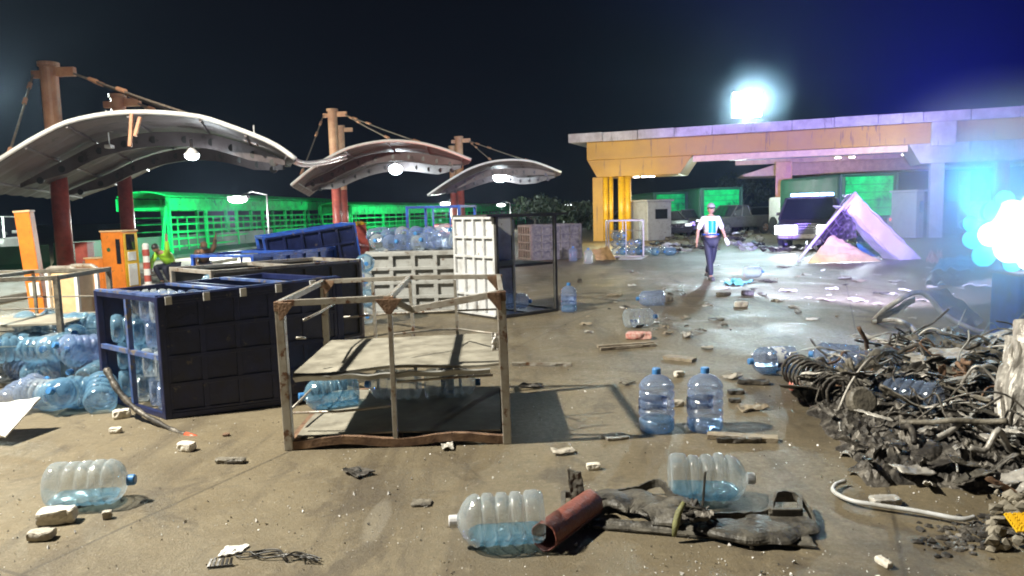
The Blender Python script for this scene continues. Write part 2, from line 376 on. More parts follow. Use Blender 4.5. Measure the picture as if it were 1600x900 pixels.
# ------------------------------------------------------------------ toll canopies with masts and cables
def interp(pts, n):
    """resample a polyline of 3D points with a smooth spline"""
    out = []
    P = [pts[0]] + list(pts) + [pts[-1]]
    segs = len(pts) - 1
    for k in range(n + 1):
        t = k / n * segs; i = min(int(t), segs - 1); u = t - i
        p0, p1, p2, p3 = [Vector(P[i + j]) for j in range(4)]
        out.append(.5 * ((2 * p1) + (p2 - p0) * u + (2 * p0 - 5 * p1 + 4 * p2 - p3) * u * u + (3 * p1 - p0 - 3 * p2 + p3) * u ** 3))
    return out
def canopy(front, rear, masts, label, lampinfo, cables, ribs=7, side='plain'):
    f = interp([D(*p) for p in front], 28); r = interp([D(*p) for p in rear], 28)
    base = G(masts[0][0], masts[0][2])
    t = thing('toll_canopy', label, 'canopy', base, group='curved canopies over the toll lanes')
    inv = Matrix.Translation(-base)
    f = [inv @ p for p in f]; r = [inv @ p for p in r]
    def P(u, v, dz=0):
        x = u * 28; i = min(int(x), 27); k = x - i
        a = f[i].lerp(f[i + 1], k); b = r[i].lerp(r[i + 1], k)
        q = a.lerp(b, v); q.z += dz; return q
    mb = MB(); mb.grid(lambda u, v: P(u, v, .02 * math.sin(v * 60)), 56, 24)
    mb.build('roof_sheet', M_under, t, smooth=False, solid=.05)
    mb = MB(); mb.tube([P(i / 28, -.006, .03) for i in range(29)], .052, 8); mb.build('roof_edge_trim', M_white, t, smooth=True)
    mb = MB(); mb.tube([P(i / 28, 1.0, .0) for i in range(29)], .05, 8); mb.build('rear_edge_trim', M_steel, t, smooth=True)
    for v in (.28, .72):   # arched girders below the sheet, with black discs for the dark of round holes
        mb = MB()
        mb.grid(lambda u, w: P(.08 + .86 * u, v, -.08 - .34 * w * min(1, 4 * min(u, 1 - u) + .3)), 40, 1)
        g = mb.build('arched_girder', M_under, t, solid=.05)
        for k in range(11):
            q = P(.14 + .74 * k / 10, v, -.26)
            mb = MB(); mb.lathe([(.085, -.032), (.085, .032)], 14, Matrix.Translation(q) @ Matrix.Rotation(R(90), 4, 'X')); mb.build('dark_hole_disc', M_black, g)
    for k in range(ribs):
        u = .06 + .88 * k / (ribs - 1)
        mb = MB(); mb.tube([P(u, v, -.05) for v in (0, .25, .5, .75, 1)], .03, 6); mb.build('purlin', M_under, t)
    tops = []
    for (px, ptop, pbase, dia) in masts:
        b = G(px, pbase); topz = D(px, ptop, b.y).z; tops.append(inv @ Vector((b.x, b.y, topz)))
        bb = inv @ b
        mb = MB(); mb.lathe([(dia / 2, 0), (dia / 2, 3.2)], 20, Matrix.Translation(bb)); mb.build('mast', M_red, t, smooth=True).name = 'mast'
        mb = MB(); mb.lathe([(dia / 2, 3.2), (dia / 2, topz - .1), (dia / 2 + .05, topz - .1), (dia / 2 + .05, topz)], 20, Matrix.Translation(bb)); mb.build('mast_top', M_pink, t, smooth=False)  # paler upper mast: its lit tone is put into the colour
        mb = MB(); mb.box(bb + Vector((.45, 0, topz - .25)), (.5, .14, .24)); mb.build('cable_bracket', M_pink, t, bevel=.02); mb = MB(); mb.box(bb + Vector((-.3, 0, topz - .3)), (.3, .12, .2)); mb.build('cable_bracket', M_pink, t, bevel=.02)
    for (mi, u, v, sx) in cables:
        a = tops[mi] + Vector((.6 * sx if sx > 0 else -.42, 0, -.28)); e = P(u, v, .06)
        mb = MB(); mb.tube([a, a.lerp(e, .5) + Vector((0, 0, -.03)), e], .028, 6); cb = mb.build('stay_cable', M_cable, t)
        for k in (.12, .30, .82):
            mb = MB(); q = a.lerp(e, k); q2 = a.lerp(e, k + .05); mb.tube([q, q2], .055, 8); mb.build('turnbuckle', M_pink, cb)
    if lampinfo:
        px, py, Y, pw = lampinfo
        c = inv @ D(px, py, Y)
        mb = MB(); mb.lathe([(.03, .34), (.04, .16), (.12, .06), (.013 * Y * .8, 0)], 20, Matrix.Translation(c)); mb.build('lamp_housing', M_white, t, smooth=True)
        mb = MB(); mb.ico(c + Vector((0, 0, -.02)), .009 * Y, 3, (1, 1, .75)); mb.build('lamp_globe', emat('lamp_glow', (.80, .95, 1), 40), t, smooth=True)
        lamp('canopy_lamp_light', D(px, py, Y) + Vector((0, -.1, -.45)), pw, (.85, .95, 1), .2)
    return t, P
cA, PA = canopy([(-70, 296, 16), (0, 252, 16), (60, 216, 16), (115, 191, 16), (200, 178, 16), (300, 183, 16), (360, 200, 16), (425, 226, 16), (462, 251, 16)],
       [(112, 312, 24), (150, 298, 24), (200, 280, 24), (240, 261, 23.6), (290, 244, 23), (340, 239, 22), (390, 246, 20), (425, 254, 18.5), (452, 258, 17.5)],
       [(106, 97, 446, .43), (206, 147, 430, .42)], 'large curved toll canopy at the left edge held by two tall masts',
       (300, 241, 17.2, 70), [(0, .80, .06, 1), (0, .98, .1, 1), (0, .10, .1, -1), (1, .62, .9, 1), (1, .80, .6, 1)])
for a_, b_ in (((206, 178, 15.9), (203, 229, 15.8)), ((219, 183, 15.9), (211, 213, 15.85))):
    mb = MB(); mb.bar(D(*a_) - cA.location, D(*b_) - cA.location, .07); mb.build('hanging_brace', M_pink, cA, bevel=.01)
for (px, py, w, h) in ((168, 203, .2, .09), (171, 229, .16, .08), (398, 226, .16, .12)):
    mb = MB(); mb.box(D(px, py, 17.5) - cA.location, (w, .18, h)); mb.bar(D(px, py, 17.5) - cA.location, D(px, py, 17.5) - cA.location + Vector((0, 0, .45)), .03); mb.build('camera_housing', M_white, cA, bevel=.02)
# the two light strips that carry on from the first canopy towards the second
for k, (dy, dep) in enumerate(((0, 16.2), (5, 17.0))):
    pts = interp([D(440, 234 + dy, dep), D(462, 250 + dy, dep + 1), D(482, 254 + dy, dep + 3), D(510, 250 + dy, dep + 6), D(541, 242 + dy, 26 + k)], 20)
    mb = MB(); mb.tube([p - cA.location for p in pts], .045, 6); mb.build('gutter_strip', M_white, cA)
canopy([(455, 291, 26), (480, 270, 26), (505, 253, 26), (545, 233, 26), (600, 222, 26), (650, 224, 26), (695, 235, 26), (736, 251, 26)],
       [(482, 306, 33), (503, 291, 33), (539, 284, 32.5), (569, 272, 32), (608, 261, 31), (650, 260, 30), (680, 264, 29), (706, 262, 28), (732, 254, 27)],
       [(530, 170, 392, .45), (541, 196, 382, .40)], 'middle curved toll canopy with a bright lamp, between the two other canopies',
       (618, 264, 28.5, 70), [(0, .62, .1, 1), (0, .80, .1, 1), (0, .02, .2, -1)], 6)
canopy([(668, 306, 37), (700, 284, 37), (738, 263, 37), (780, 252, 37), (830, 253, 37), (877, 270, 37)],
       [(690, 303, 43), (725, 290, 42.5), (760, 279, 42), (790, 275, 41), (822, 284, 40), (850, 279, 38.5), (875, 272, 37.5)],
       [(722, 213, 376, .46), (711, 228, 372, .42)], 'smallest and farthest curved toll canopy with reddish underside',
       (781, 276, 39.5, 80), [(0, .55, .1, 1), (0, .85, .1, 1)], 5)

# ------------------------------------------------------------------ far green steel walkway shelters and green barrier
def green_shelter(x0, t0, d0, x1, t1, d1, label, nb, base=0.0):
    A = D(x0, t0, d0); B = D(x1, t1, d1); d = (B - A); d.z = 0; Ln = d.length; dr = d / Ln; nrm = Vector((dr.y, -dr.x, 0))  # towards camera side
    H = (A.z + B.z) / 2
    ang = math.atan2(dr.y, dr.x)
    t = thing('walkway_shelter', label, 'shelter', (A.x, A.y, 0), (0, 0, ang), 'long green steel shelters')
    W = 2.4
    mb = MB(); mb.grid(lambda u, v: Vector((u * Ln, v * W, H - .05 + .22 * math.sin(math.pi * v) + .02 * math.sin(u * Ln * 9))), int(Ln * 3), 8); mb.build('roof', M_green, t, solid=.05)
    mb = MB(); mb.box((Ln / 2, -.03, H - .4), (Ln, .06, .55)); mb.box((Ln / 2, W + .03, H - .4), (Ln, .06, .55)); mb.build('fascia', M_green, t)
    for k in range(nb + 1):
        mb = MB(); x = .15 + (Ln - .3) * k / nb
        for y in (.1, W - .1): mb.bar((x, y, base), (x, y, H - .1), .14)
        mb.bar((x, .1, H - .6), (x, W - .1, H - .6), .1)
        mb.build('post', M_green, t)
    mb = MB()
    for z in (.5, .85, 1.15, 1.5, 1.82):
        mb.bar((0, .1, z), (Ln, .1, z), .08); mb.bar((0, W - .1, z), (Ln, W - .1, z), .05)
    for k in range(nb * 4): x = Ln * k / (nb * 4); mb.bar((x, .1, .1), (x, .1, 1.85), .04)
    mb.build('railing', M_green, t)
    mb = MB(); mb.bar((0, .1, .1), (-.9, .1, 0), .09); mb.bar((-.7, .1, 0), (0, .1, H - .5), .09); mb.build('end_brace', M_green, t)
    mb = MB(); mb.box((Ln / 2, W - .02, .25), (Ln, .05, .5)); mb.build('kick_panel', M_dgreen, t)
    return t
green_shelter(262, 306, 33, 528, 313, 56, 'near long green steel shelter with slatted railing behind the first masts', 7)
green_shelter(548, 311, 50, 822, 325, 100, 'far long green steel shelter running away behind the middle canopy', 10)
for (px, py, Y, pw) in ((372, 311, 34, 420), (697, 318, 60, 300)):
    pass
# green concrete barrier along the carriageway, and its twin beyond
def barrier(p0, p1, h, label, m, seg=3.0):
    a, b = Vector(p0), Vector(p1); L_ = (b - a).length; ang = math.atan2(b.y - a.y, b.x - a.x); n = max(1, int(L_ / seg))
    t = thing('lane_barrier', label, 'barrier', a, (0, 0, ang))
    for k in range(n):
        x0 = L_ * k / n + .02; x1 = L_ * (k + 1) / n - .02; mb = MB()
        prof = [(-.3, 0), (.3, 0), (.28, .12), (.13, .35), (.10, h), (-.10, h), (-.13, .35), (-.28, .12)]
        vs = [[mb.bm.verts.new((x, y, z)) for y, z in prof] for x in (x0, x1)]
        for i in range(len(prof)): j = (i + 1) % len(prof); mb.bm.faces.new((vs[0][i], vs[0][j], vs[1][j], vs[1][i]))
        mb.bm.faces.new(vs[0]); mb.bm.faces.new(vs[1][::-1]); mb.build('barrier_block', m, t)
    return t
barrier((-24, 20, 0), (-16.2, 26, 0), .95, 'dark green concrete barrier at the left edge behind the orange post', M_dgreen)
barrier((-16.1, 26.2, 0), (-14.2, 44, 0), 1.0, 'dark green concrete barrier in front of the near green shelter', M_dgreen)
barrier((-14.1, 44.4, 0), (-6, 88, 0), 1.0, 'long green concrete barrier running away to the far lamps', M_green, 5)

# distant street lamps
def street_lamp(px, py, Y, label, arm=1.0, pw=0, s=.35, h0=None):
    c = D(px, py, Y); t = thing('street_lamp', label, 'street lamp', (c.x + arm, c.y, 0), group='lit street lamps in the distance')
    hz = c.z
    mb = MB(); mb.tube([(0, 0, 0), (0, 0, hz * .6), (0, 0, hz + .15)], .06, 8, r2=.035); mb.build('pole', M_black, t)
    mb = MB(); mb.tube([(0, 0, hz + .15), (-arm * .5, 0, hz + .3), (-arm, 0, hz + .12)], .03, 6); mb.build('arm', M_black, t)
    mb = MB(); mb.box((-arm, 0, hz + .08), (s * 2.2, s, .12)); mb.build('lamp_head', M_darkpanel, t, bevel=.02)
    mb = MB(); mb.ico((-arm, -s * .3, hz - .02), s, 2, (1.1, .6, .42)); mb.build('lens', emat('street_lamp_glow', (.93, 1, .97), 9), t, smooth=True)
    if pw: lamp('street_lamp_light', c + Vector((0, -1.0, -.7)), pw, (.9, 1, .95), .3)
street_lamp(373, 311, 31.5, 'lit street lamp in front of the near green shelter roof', 1.2, 2300, .38)
street_lamp(696, 318, 52, 'lit street lamp just left of the farthest canopy mast', .8, 2000, .33)
street_lamp(783, 320, 66, 'lit street lamp under the farthest canopy', .8, 900, .36)
street_lamp(848, 323, 75, 'dim lit street lamp right of the farthest canopy', .8, 0, .34)
street_lamp(887, 321, 72, 'left one of the paired lamps beside the orange gantry column', .9, 80, .42)
street_lamp(906, 322, 72, 'right one of the paired lamps beside the orange gantry column', .9, 0, .42)
lamp('street_lamp_light', (-18.5, 27, 6.5), 3800, (.85, 1, .9), .3)  # light over the green barrier, no lamp built for it

# dark trees beyond the lanes
def tree(x, y, h, w, label, seed):
    rnd = random.Random(seed)
    t = thing('roadside_tree', label, 'tree', (x, y, 0), group='dark roadside trees')
    mb = MB(); mb.tube([(0, 0, 0), (.05, 0, h * .3), (-.05, .05, h * .6)], .16, 8, r2=.06)
    for k in range(6):
        a = rnd.uniform(0, 6.28); mb.tube([(0, 0, h * (.25 + .05 * k)), (math.cos(a) * w * .3, math.sin(a) * w * .3, h * (.5 + .06 * k))], .05, 5, r2=.015)
    mb.build('trunk', M_bark, t)
    mb = MB(); cl = [(Vector((rnd.uniform(-1, 1) * w * .4, rnd.uniform(-1, 1) * w * .4, h * rnd.uniform(.42, .9))), rnd.uniform(.35, .8) * w * .3) for _ in range(14)]
    for _ in range(1500):
        c, r = rnd.choice(cl); d = Vector((rnd.gauss(0, 1), rnd.gauss(0, 1), rnd.gauss(0, 1))).normalized() * r * rnd.uniform(.5, 1.1)
        p = c + d; s = rnd.uniform(.09, .2); e = Euler((rnd.uniform(0, 6), rnd.uniform(0, 6), rnd.uniform(0, 6))).to_matrix()
        mb.bm.faces.new([mb.bm.verts.new(p + e @ Vector(q) * s) for q in ((-1, -.5, 0), (1, -.5, 0), (.6, .8, .1), (-.6, .8, .1))])
    mb.build('crown', M_foliage, t)
for i, (px, Y, h, w, lb) in enumerate(((835, 70, 2.6, 4.5, 'low dark tree left of the paired street lamps'), (862, 62, 2.1, 4, 'bushy dark tree behind the rear grey crate'), (888, 58, 2.2, 3.6, 'dark tree under the paired street lamps'),
      (906, 54, 1.9, 3, 'small dark tree against the orange gantry column'), (1160, 90, 5.5, 7, 'tall dark tree behind the gap in the gantry'))):
    g = D(px, 330, Y); tree(g.x, g.y, h, w, lb, i + 3)

# ------------------------------------------------------------------ toll gantry on the right
def gantry():
    L0 = D(888, 217, 39); R0 = D(1640, 176, 31.6)
    d = R0 - L0; d.z = 0; Ln = d.length + 8; dr = d.normalized(); ang = math.atan2(dr.y, dr.x)
    t = thing('toll_gantry', 'wide toll plaza gantry roof with orange beam and yellow columns', 'gantry', (L0.x, L0.y, 0), (0, 0, ang))
    zt = (L0.z + R0.z) / 2
    print('gantry top', L0.z, R0.z, Ln)
    zt = L0.z
    def U(px, z=3): # distance along the front face at which pixel column px is met
        r = ray(px, 300); n = Vector((dr.y, -dr.x, 0)); o = L0; k = ((o - Vector((0, 0, CAMH))).dot(n)) / (r.dot(n)); p = Vector((0, 0, CAMH)) + r * k
        return (p - L0).dot(dr)
    dep = 11
    mb = MB(); mb.box((Ln / 2, dep / 2 + .05, zt), (Ln, dep - .1, .40)); mb.build('roof_slab', M_purple, t, bevel=.02)
    rr_ = random.Random(2)
    for k in range(16):
        mb = MB(); w = Ln / 16; mb.box((w * (k + .5), -.02 + rr_.uniform(-.01, .01), zt + rr_.uniform(-.012, .012)), (w - .03, .08, .45)); mb.build('fascia_panel', M_purple, t, bevel=.01)
    u1 = U(915)
    mb = MB(); mb.box((u1 + (Ln - u1) / 2, .6, zt - .21 - .46), (Ln - u1, .5, .92)); mb.build('edge_beam', M_gbeam, t, bevel=.02)
    # haunches: deep trapezoid heads over the columns
    for (a, b) in ((915, 1080), (1420, 1640)):
        ua, ub = U(a), U(b)
        mb = MB(); z1 = zt - 1.132; z0 = z1 - .88
        for y in (.42, ): 
            q = [(ua, z1), (ub, z1), (ub - .6, z0), (ua + .5, z0)]
            A = [mb.bm.verts.new((x, y, z)) for x, z in q]; B = [mb.bm.verts.new((x, y + 3.0, z)) for x, z in q]
            mb.bm.faces.new(A[::-1]); mb.bm.faces.new(B)
            for i in range(4): mb.bm.faces.new((A[i], A[(i + 1) % 4], B[(i + 1) % 4], B[i]))
        mb.build('column_head', M_gbeam if a == 915 else M_purple, t, bevel=.02)
    mb = MB(); mb.box((U(1080) + (U(1420) - U(1080)) / 2, .75, zt - 1.29), (U(1420) - U(1080) - .02, .3, .30)); mb.build('soffit_strip', M_cream, t)
    # rear beams seen under the roof
    for k, yy in enumerate((5.2, 10.4)):
        mb = MB(); mb.box((U(1300) + 4, yy, zt - .75), (Ln * .62, .4, .95)); mb.build('cross_beam', M_cream if k else M_purple, t, bevel=.02)
    z0 = zt - 2.012
    ul = U(918)
    mb = MB(); mb.box((ul + .38, 1.0, z0 / 2), (.55, .7, z0)); mb.build('square_column', M_gbeam, t, bevel=.02)
    for (px, w) in ((940, .2), (949, .14), (966, .24), (976, .2)):
        mb = MB(); mb.lathe([(w * .8, 0), (w * .8, z0)], 16, Matrix.Translation((U(px), .85, 0))); mb.build('round_column', M_yellow, t, smooth=True)
    u = U(1468)
    mb = MB(); mb.box((u, .9, z0 / 2), (.55, .6, z0)); mb.build('square_column', M_purple, t, bevel=.02)
    mb = MB(); mb.box((u + .1, .1, zt - .75), (.95, .38, 1.05)); mb.build('column_capital', M_purple, t, bevel=.03)
    u = U(1222)
    mb = MB(); mb.box((u, 9.0, (zt - 1.2) / 2), (.9, .7, zt - 1.2)); mb.build('square_column', M_pink, t, bevel=.02)
    u = U(1575)
    mb = MB(); mb.box((u, 1.2, z0 / 2), (.5, .6, z0)); mb.build('square_column', M_purple, t, bevel=.02)
    # small soffit lamps
    k = 0
    for px in (985, 998, 1010, 1268, 1290, 1372, 1390, 1500, 1515, 1585):
        y = 1.6 if px < 1100 else 5.6
        zz = z0 - .03 if px < 1100 else zt - 1.30
        sc = 1 if px < 1100 else 1.12
        mb = MB(); mb.box((U(px) * sc, y, zz), (.28, .16, .05)); mb.build('soffit_lamp', emat('soffit_lamp_glow', (1, .95, .85), 14), t)
    # flood light fixture on the roof
    c = D(1168, 163, 38.0)
    fl = thing('flood_light', 'large square floodlight blazing on top of the gantry roof', 'floodlight', (c.x, c.y, zt + .21))
    hz = c.z - zt - .21
    mb = MB(); mb.lathe([(.09, 0), (.07, hz)], 12, Matrix.Translation((0, .35, 0))); mb.box((0, .35, .03), (.5, .5, .06)); mb.build('pole', M_steel, fl)
    mb = MB(); mb.box((0, .16, hz), (1.5, .22, 1.3)); mb.build('housing', M_steel, fl, bevel=.03)
    for a in (-.36, .36):
        for b in (-.31, .31):
            mb = MB(); mb.box((a, .02, hz + b), (.68, .05, .58)); mb.build('lamp_panel', emat('flood_glow', (.9, .97, 1), 60), fl, bevel=.02)
    return t, U
gt, GU = gantry()
lamp('gantry_soffit_light', D(1000, 300, 39.5), 60, (1, .80, .45), .3)
lamp('gantry_soffit_light', D(950, 310, 35.5), 420, (1, .86, .45), .3)
lamp('gantry_soffit_light', D(1290, 290, 42), 60, (1, .85, .7), .3)
# second toll roof farther back
def back_roof():
    L0 = D(1157, 268, 46); t = thing('rear_toll_roof', 'thin sloping toll roof farther back behind the gantry', 'roof', (L0.x, L0.y, 0), (0, 0, R(-14)))
    z = L0.z
    mb = MB(); vs = [(0, z - .25), (3.2, z + .7), (30, z + 1.0), (30, z + .1), (3.2, z - .35), (.3, z - .32)]
    A = [mb.bm.verts.new((x, 0, q)) for x, q in vs]; B = [mb.bm.verts.new((x, 4, q)) for x, q in vs]
    mb.bm.faces.new(A[::-1]); mb.bm.faces.new(B)
    for i in range(6): mb.bm.faces.new((A[i], A[(i + 1) % 6], B[(i + 1) % 6], B[i]))
    mb.build('roof_slab', M_cream, t, bevel=.02)
    for x in (3.0, 13, 23): mb = MB(); mb.box((x, 2, (z - .4) / 2), (.5, .5, z - .4)); mb.build('support_column', M_pink, t)
back_roof()

# ------------------------------------------------------------------ water bottles
def bottle_profile(kind=0):
    r = .135
    if kind == 0:   # ribbed gallon
        p = [(.02, .012), (.07, .012), (.10, .0), (.118, .0), (.130, .012), (r, .035)]
        z = .05
        for k in range(4):
            p += [(r, z), (r, z + .034), (r - .004, z + .042), (r - .021, z + .05), (r - .021, z + .056), (r - .004, z + .064)]
            z += .072
        p += [(r, z + .005), (r - .004, z + .02), (r - .02, z + .048), (r - .05, z + .075), (r - .085, z + .092), (.030, z + .104), (.028, z + .115), (.028, z + .143)]
    return p
def bottle_mesh(m, name='water_bottle', crush=0, seed=0):
    mb = MB(); mb.lathe(bottle_profile(), 28)
    if crush:
        for v in mb.bm.verts:
            n = mnoise.noise(v.co * 9 + Vector((seed, 0, 0))); n2 = mnoise.noise(v.co * 22 + Vector((0, seed, 0)))
            if v.co.z < .40: v.co *= Vector((1, 1, 1)).x; s = 1 + crush * n + crush * .4 * n2; v.co.x *= s; v.co.y *= s
    return mb.build(name, m, smooth=True)
def cap_mesh(m):
    mb = MB(); mb.lathe([(.033, .440), (.033, .478), (.028, .484)], 16); return mb.build('cap', m, smooth=False)
def label_mesh():
    mb = MB(); seg = 14
    rows = [[mb.bm.verts.new((.1365 * math.cos(a), .1365 * math.sin(a), z)) for a in [R(-62 + 124 * k / seg) for k in range(seg + 1)]] for z in (.122, .168, .195, .240)]
    for i in range(3):
        for k in range(seg): mb.bm.faces.new((rows[i][k], rows[i][k + 1], rows[i + 1][k + 1], rows[i + 1][k]))
    return mb.build('bottle_label', M_label, smooth=True)
PROTO = {}
def proto(kind, labelled=False, capw=False, crush=0):
    key = (kind, labelled, capw, crush)
    if key not in PROTO:
        o = bottle_mesh({'c': M_bottle, 'b': M_bottle2, 't': M_bottle3}[kind], crush=crush, seed=len(PROTO))
        kids = [cap_mesh(M_capw if capw else M_cap)]
        if labelled: kids.append(label_mesh())
        PROTO[key] = (o.data, [(k.name.split('.')[0], k.data) for k in kids])
        for k in kids + [o]: bpy.data.objects.remove(k)
    return PROTO[key]
def bottle(center, axis=(0, 0, 1), label='', group=None, kind='c', labelled=False, capw=False, cap=True, crush=0, water=0, spin=0, s=1.0):
    """center = middle of the body cylinder (0.2 m above the bottle's bottom); axis points to the neck"""
    if not crush: crush = (0, .05, .09)[int(abs(center[0] * 97 + center[2] * 31)) % 3] if abs(Vector(axis).normalized().z) < .8 else .012
    me, kids = proto(kind, labelled, capw, crush)
    o = bpy.data.objects.new('water_bottle', me); COL.objects.link(o)
    ax = Vector(axis).normalized(); q = ax.to_track_quat('Z', 'Y') @ Euler((0, 0, spin)).to_quaternion()
    o.rotation_mode = 'QUATERNION'; o.rotation_quaternion = q; o.scale = (s, s, s)
    o.location = Vector(center) - ax * .19 * s
    for nm, d in kids:
        if nm == 'cap' and not cap: continue
        k = bpy.data.objects.new(nm, d); COL.objects.link(k); k.parent = o
    if water:
        mb = MB(); mb.lathe([(.01, .016), (.118, .010), (.128, .03), (.128, .33), (.10, .37), (.03, .405)], 26)
        Mw = Matrix.Translation(o.location) @ q.to_matrix().to_4x4(); up = Mw.inverted().to_3x3() @ Vector((0, 0, 1))
        lo = Vector(center).z - .128 if abs(ax.z) < .5 else o.location.z
        pt = Mw.inverted() @ Vector((center[0], center[1], lo + water))
        bmesh.ops.bisect_plane(mb.bm, geom=mb.bm.verts[:] + mb.bm.edges[:] + mb.bm.faces[:], plane_co=pt, plane_no=up, clear_outer=True)
        ed = [e for e in mb.bm.edges if e.is_boundary]
        if ed: bmesh.ops.holes_fill(mb.bm, edges=ed)
        mb.build('water', M_water, o, smooth=False)
    return tag(o, label, 'bottle', group)
def lying(px, py, yaw, label, size_r=.135, lift=0, tilt=0, **kw):
    """px,py = pixel where the middle of the body touches the ground"""
    g = G(px, py); a = R(yaw)
    kw.setdefault('crush', .02 + .03 * ((px * 7 + py) % 3)); return bottle((g.x, g.y, .136 + lift), (math.cos(a), math.sin(a), math.tan(R(tilt))), label, **kw)
def standing(px, py, label, **kw):
    g = G(px, py)
    return bottle((g.x, g.y + .12, .19), (0, 0, 1), label, **kw)

lying(134, 789, 8, 'clear ribbed bottle on its side at the lower left above a white block', kind='c', water=.055, crush=.03)
lying(792, 850, 184, 'clear ribbed bottle with bright blue bottom lying beside the red pipe', kind='c', capw=True, water=.06)
lying(1098, 782, -6, 'crumpled clear bottle lying behind the scorched bumper', kind='c', capw=True, crush=.13, water=.07)
standing(1031, 679, 'left one of the two upright bottles standing side by side', kind='b', labelled=True, spin=R(-75), water=.09)
standing(1108, 678, 'right one of the two upright bottles standing side by side', kind='b', labelled=True, spin=R(-70), water=.06)
lying(1212, 583, 188, 'bluish bottle on its side left of the burnt wreckage', kind='b', labelled=True, spin=R(40), water=.08)
lying(1310, 578, 140, 'bluish bottle lying at the far rim of the burnt wreckage', kind='b')
lying(1352, 590, 20, 'bluish bottle lying behind the pale bent strips of the wreckage', kind='b')
lying(1425, 652, 130, 'bluish bottle lying half buried inside the burnt wreckage', kind='b', lift=.03, water=.08)
lying(1020, 478, 186, 'bottle lying in the middle distance beside a dark scrap', kind='b')
lying(997, 511, 15, 'pale bottle lying on open ground in front of the other fallen one', kind='c', labelled=True, spin=R(-80))
standing(890, 488, 'single upright bottle standing right of the dark crate', kind='b', labelled=True, spin=R(-90), water=.12)
lying(1175, 434, 10, 'small clear bottle lying at the walking man\'s shadow', kind='c')
standing(896, 408, 'deep blue bottle standing beside the rear grey crate', kind='b')
standing(920, 412, 'clear bottle standing in front of the orange cardboard', kind='c')
# inside the open front crate
lying(524, 650, 205, 'large bluish bottle lying inside the open rusty crate at left', kind='t', lift=.07, water=.1)
lying(622, 637, 170, 'middle clear bottle lying under the shelf of the open rusty crate', kind='c', lift=.07)
lying(700, 634, 0, 'clear bottle lying under the shelf with its neck to the right', kind='c', lift=.07, labelled=True)

# ------------------------------------------------------------------ steel bottle crates
def crate(label, loc, yaw, L_=1.65, W=1.2, H=1.1, mf=M_steel, mp=M_greypanel, panels=('front',), nx=4, nz=4, shelf=None, rods=True, rot=None, mid=True, post=.055, rib=.045, group='steel bottle crates', proud=.03):
    t = thing('bottle_crate', label, 'crate', loc, rot or (0, 0, R(yaw)), group)
    x0, x1, y0, y1 = -L_ / 2, L_ / 2, -W / 2, W / 2
    for (x, y) in ((x0, y0), (x1, y0), (x1, y1), (x0, y1)):
        mb = MB(); mb.box((x, y, H / 2), (post, post, H)); mb.build('post', mf, t, bevel=.006)
    for z, nm in ((post / 2, 'base_frame'), (H - post / 2, 'top_frame')):
        mb = MB(); e = post / 2 + .001
        for y in (y0, y1): mb.box((0, y, z), (L_ - post - .002, post * .85, post * .85))
        for x in (x0, x1): mb.box((x, 0, z), (post * .85, W - post - .002, post * .85))
        if mid: mb.box((0, 0, z), (post * .8, W - post * .9, post * .8))
        mb.build(nm, mf, t, bevel=.004)
    if rods:
        for y in (y0, y1):
            if ('front' if y == y0 else 'back') in panels: continue
            for z in (H * .36, H * .7):
                mb = MB(); mb.tube([(x0, y, z), (0, y + .01, z + .015), (x1, y, z)], .009, 6); mb.build('rod', mf, t)
            mb = MB(); mb.box((0, y, H / 2), (.03, .03, H - post * 2)); mb.build('centre_post', mf, t)
    def panel(side):
        mb = MB()
        if side in ('front', 'back'):
            y = y0 if side == 'front' else y1; sg = -1 if side == 'front' else 1
            w, h = L_ - post - .004, H - post * 2
            mb.box((0, y - sg * .01, H / 2), (w, .012, h))
            for k in range(nx + 1): mb.box((-w / 2 + w * k / nx, y + sg * proud / 2, H / 2), (rib, proud, h))
            for k in range(nz + 1): mb.box((0, y + sg * (proud / 2 + .003), post + h * k / nz), (w, proud, rib * .8))
        else:
            x = x0 if side == 'left' else x1; sg = -1 if side == 'left' else 1
            w, h = W - post - .004, H - post * 2
            mb.box((x - sg * .01, 0, H / 2), (.012, w, h))
            for k in range(nx + 1): mb.box((x + sg * proud / 2, -w / 2 + w * k / nx, H / 2), (proud, rib, h))
            for k in range(nz + 1): mb.box((x + sg * (proud / 2 + .003), 0, post + h * k / nz), (proud, w, rib * .8))
        return mb.build('grid_panel', mp, t, bevel=.004)
    for sd in panels:
        if sd == 'bottom':
            mb = MB(); mb.box((0, 0, post * .5), (L_ - post, W - post, .012)); mb.build('base_sheet', mp, t)
        elif sd == 'top':
            mb = MB(); mb.box((0, 0, H - post), (L_ - post, W - post, .012)); mb.build('top_sheet', mp, t)
        else: panel(sd)
    if shelf: 
        mb = MB(); mb.box((0, 0, shelf), (L_ - post, W - post, .03)); mb.build('shelf', M_shelf, t)
    return t
def from_front(pa, pb, W):
    """ground pixels of the front-left and front-right bottom corners -> centre, yaw, length"""
    a, b = G(*pa), G(*pb); d = b - a; ang = math.atan2(d.y, d.x); n = Vector((-math.sin(ang), math.cos(ang), 0))
    c = (a + b) / 2 + n * W / 2
    return c, math.degrees(ang), d.length

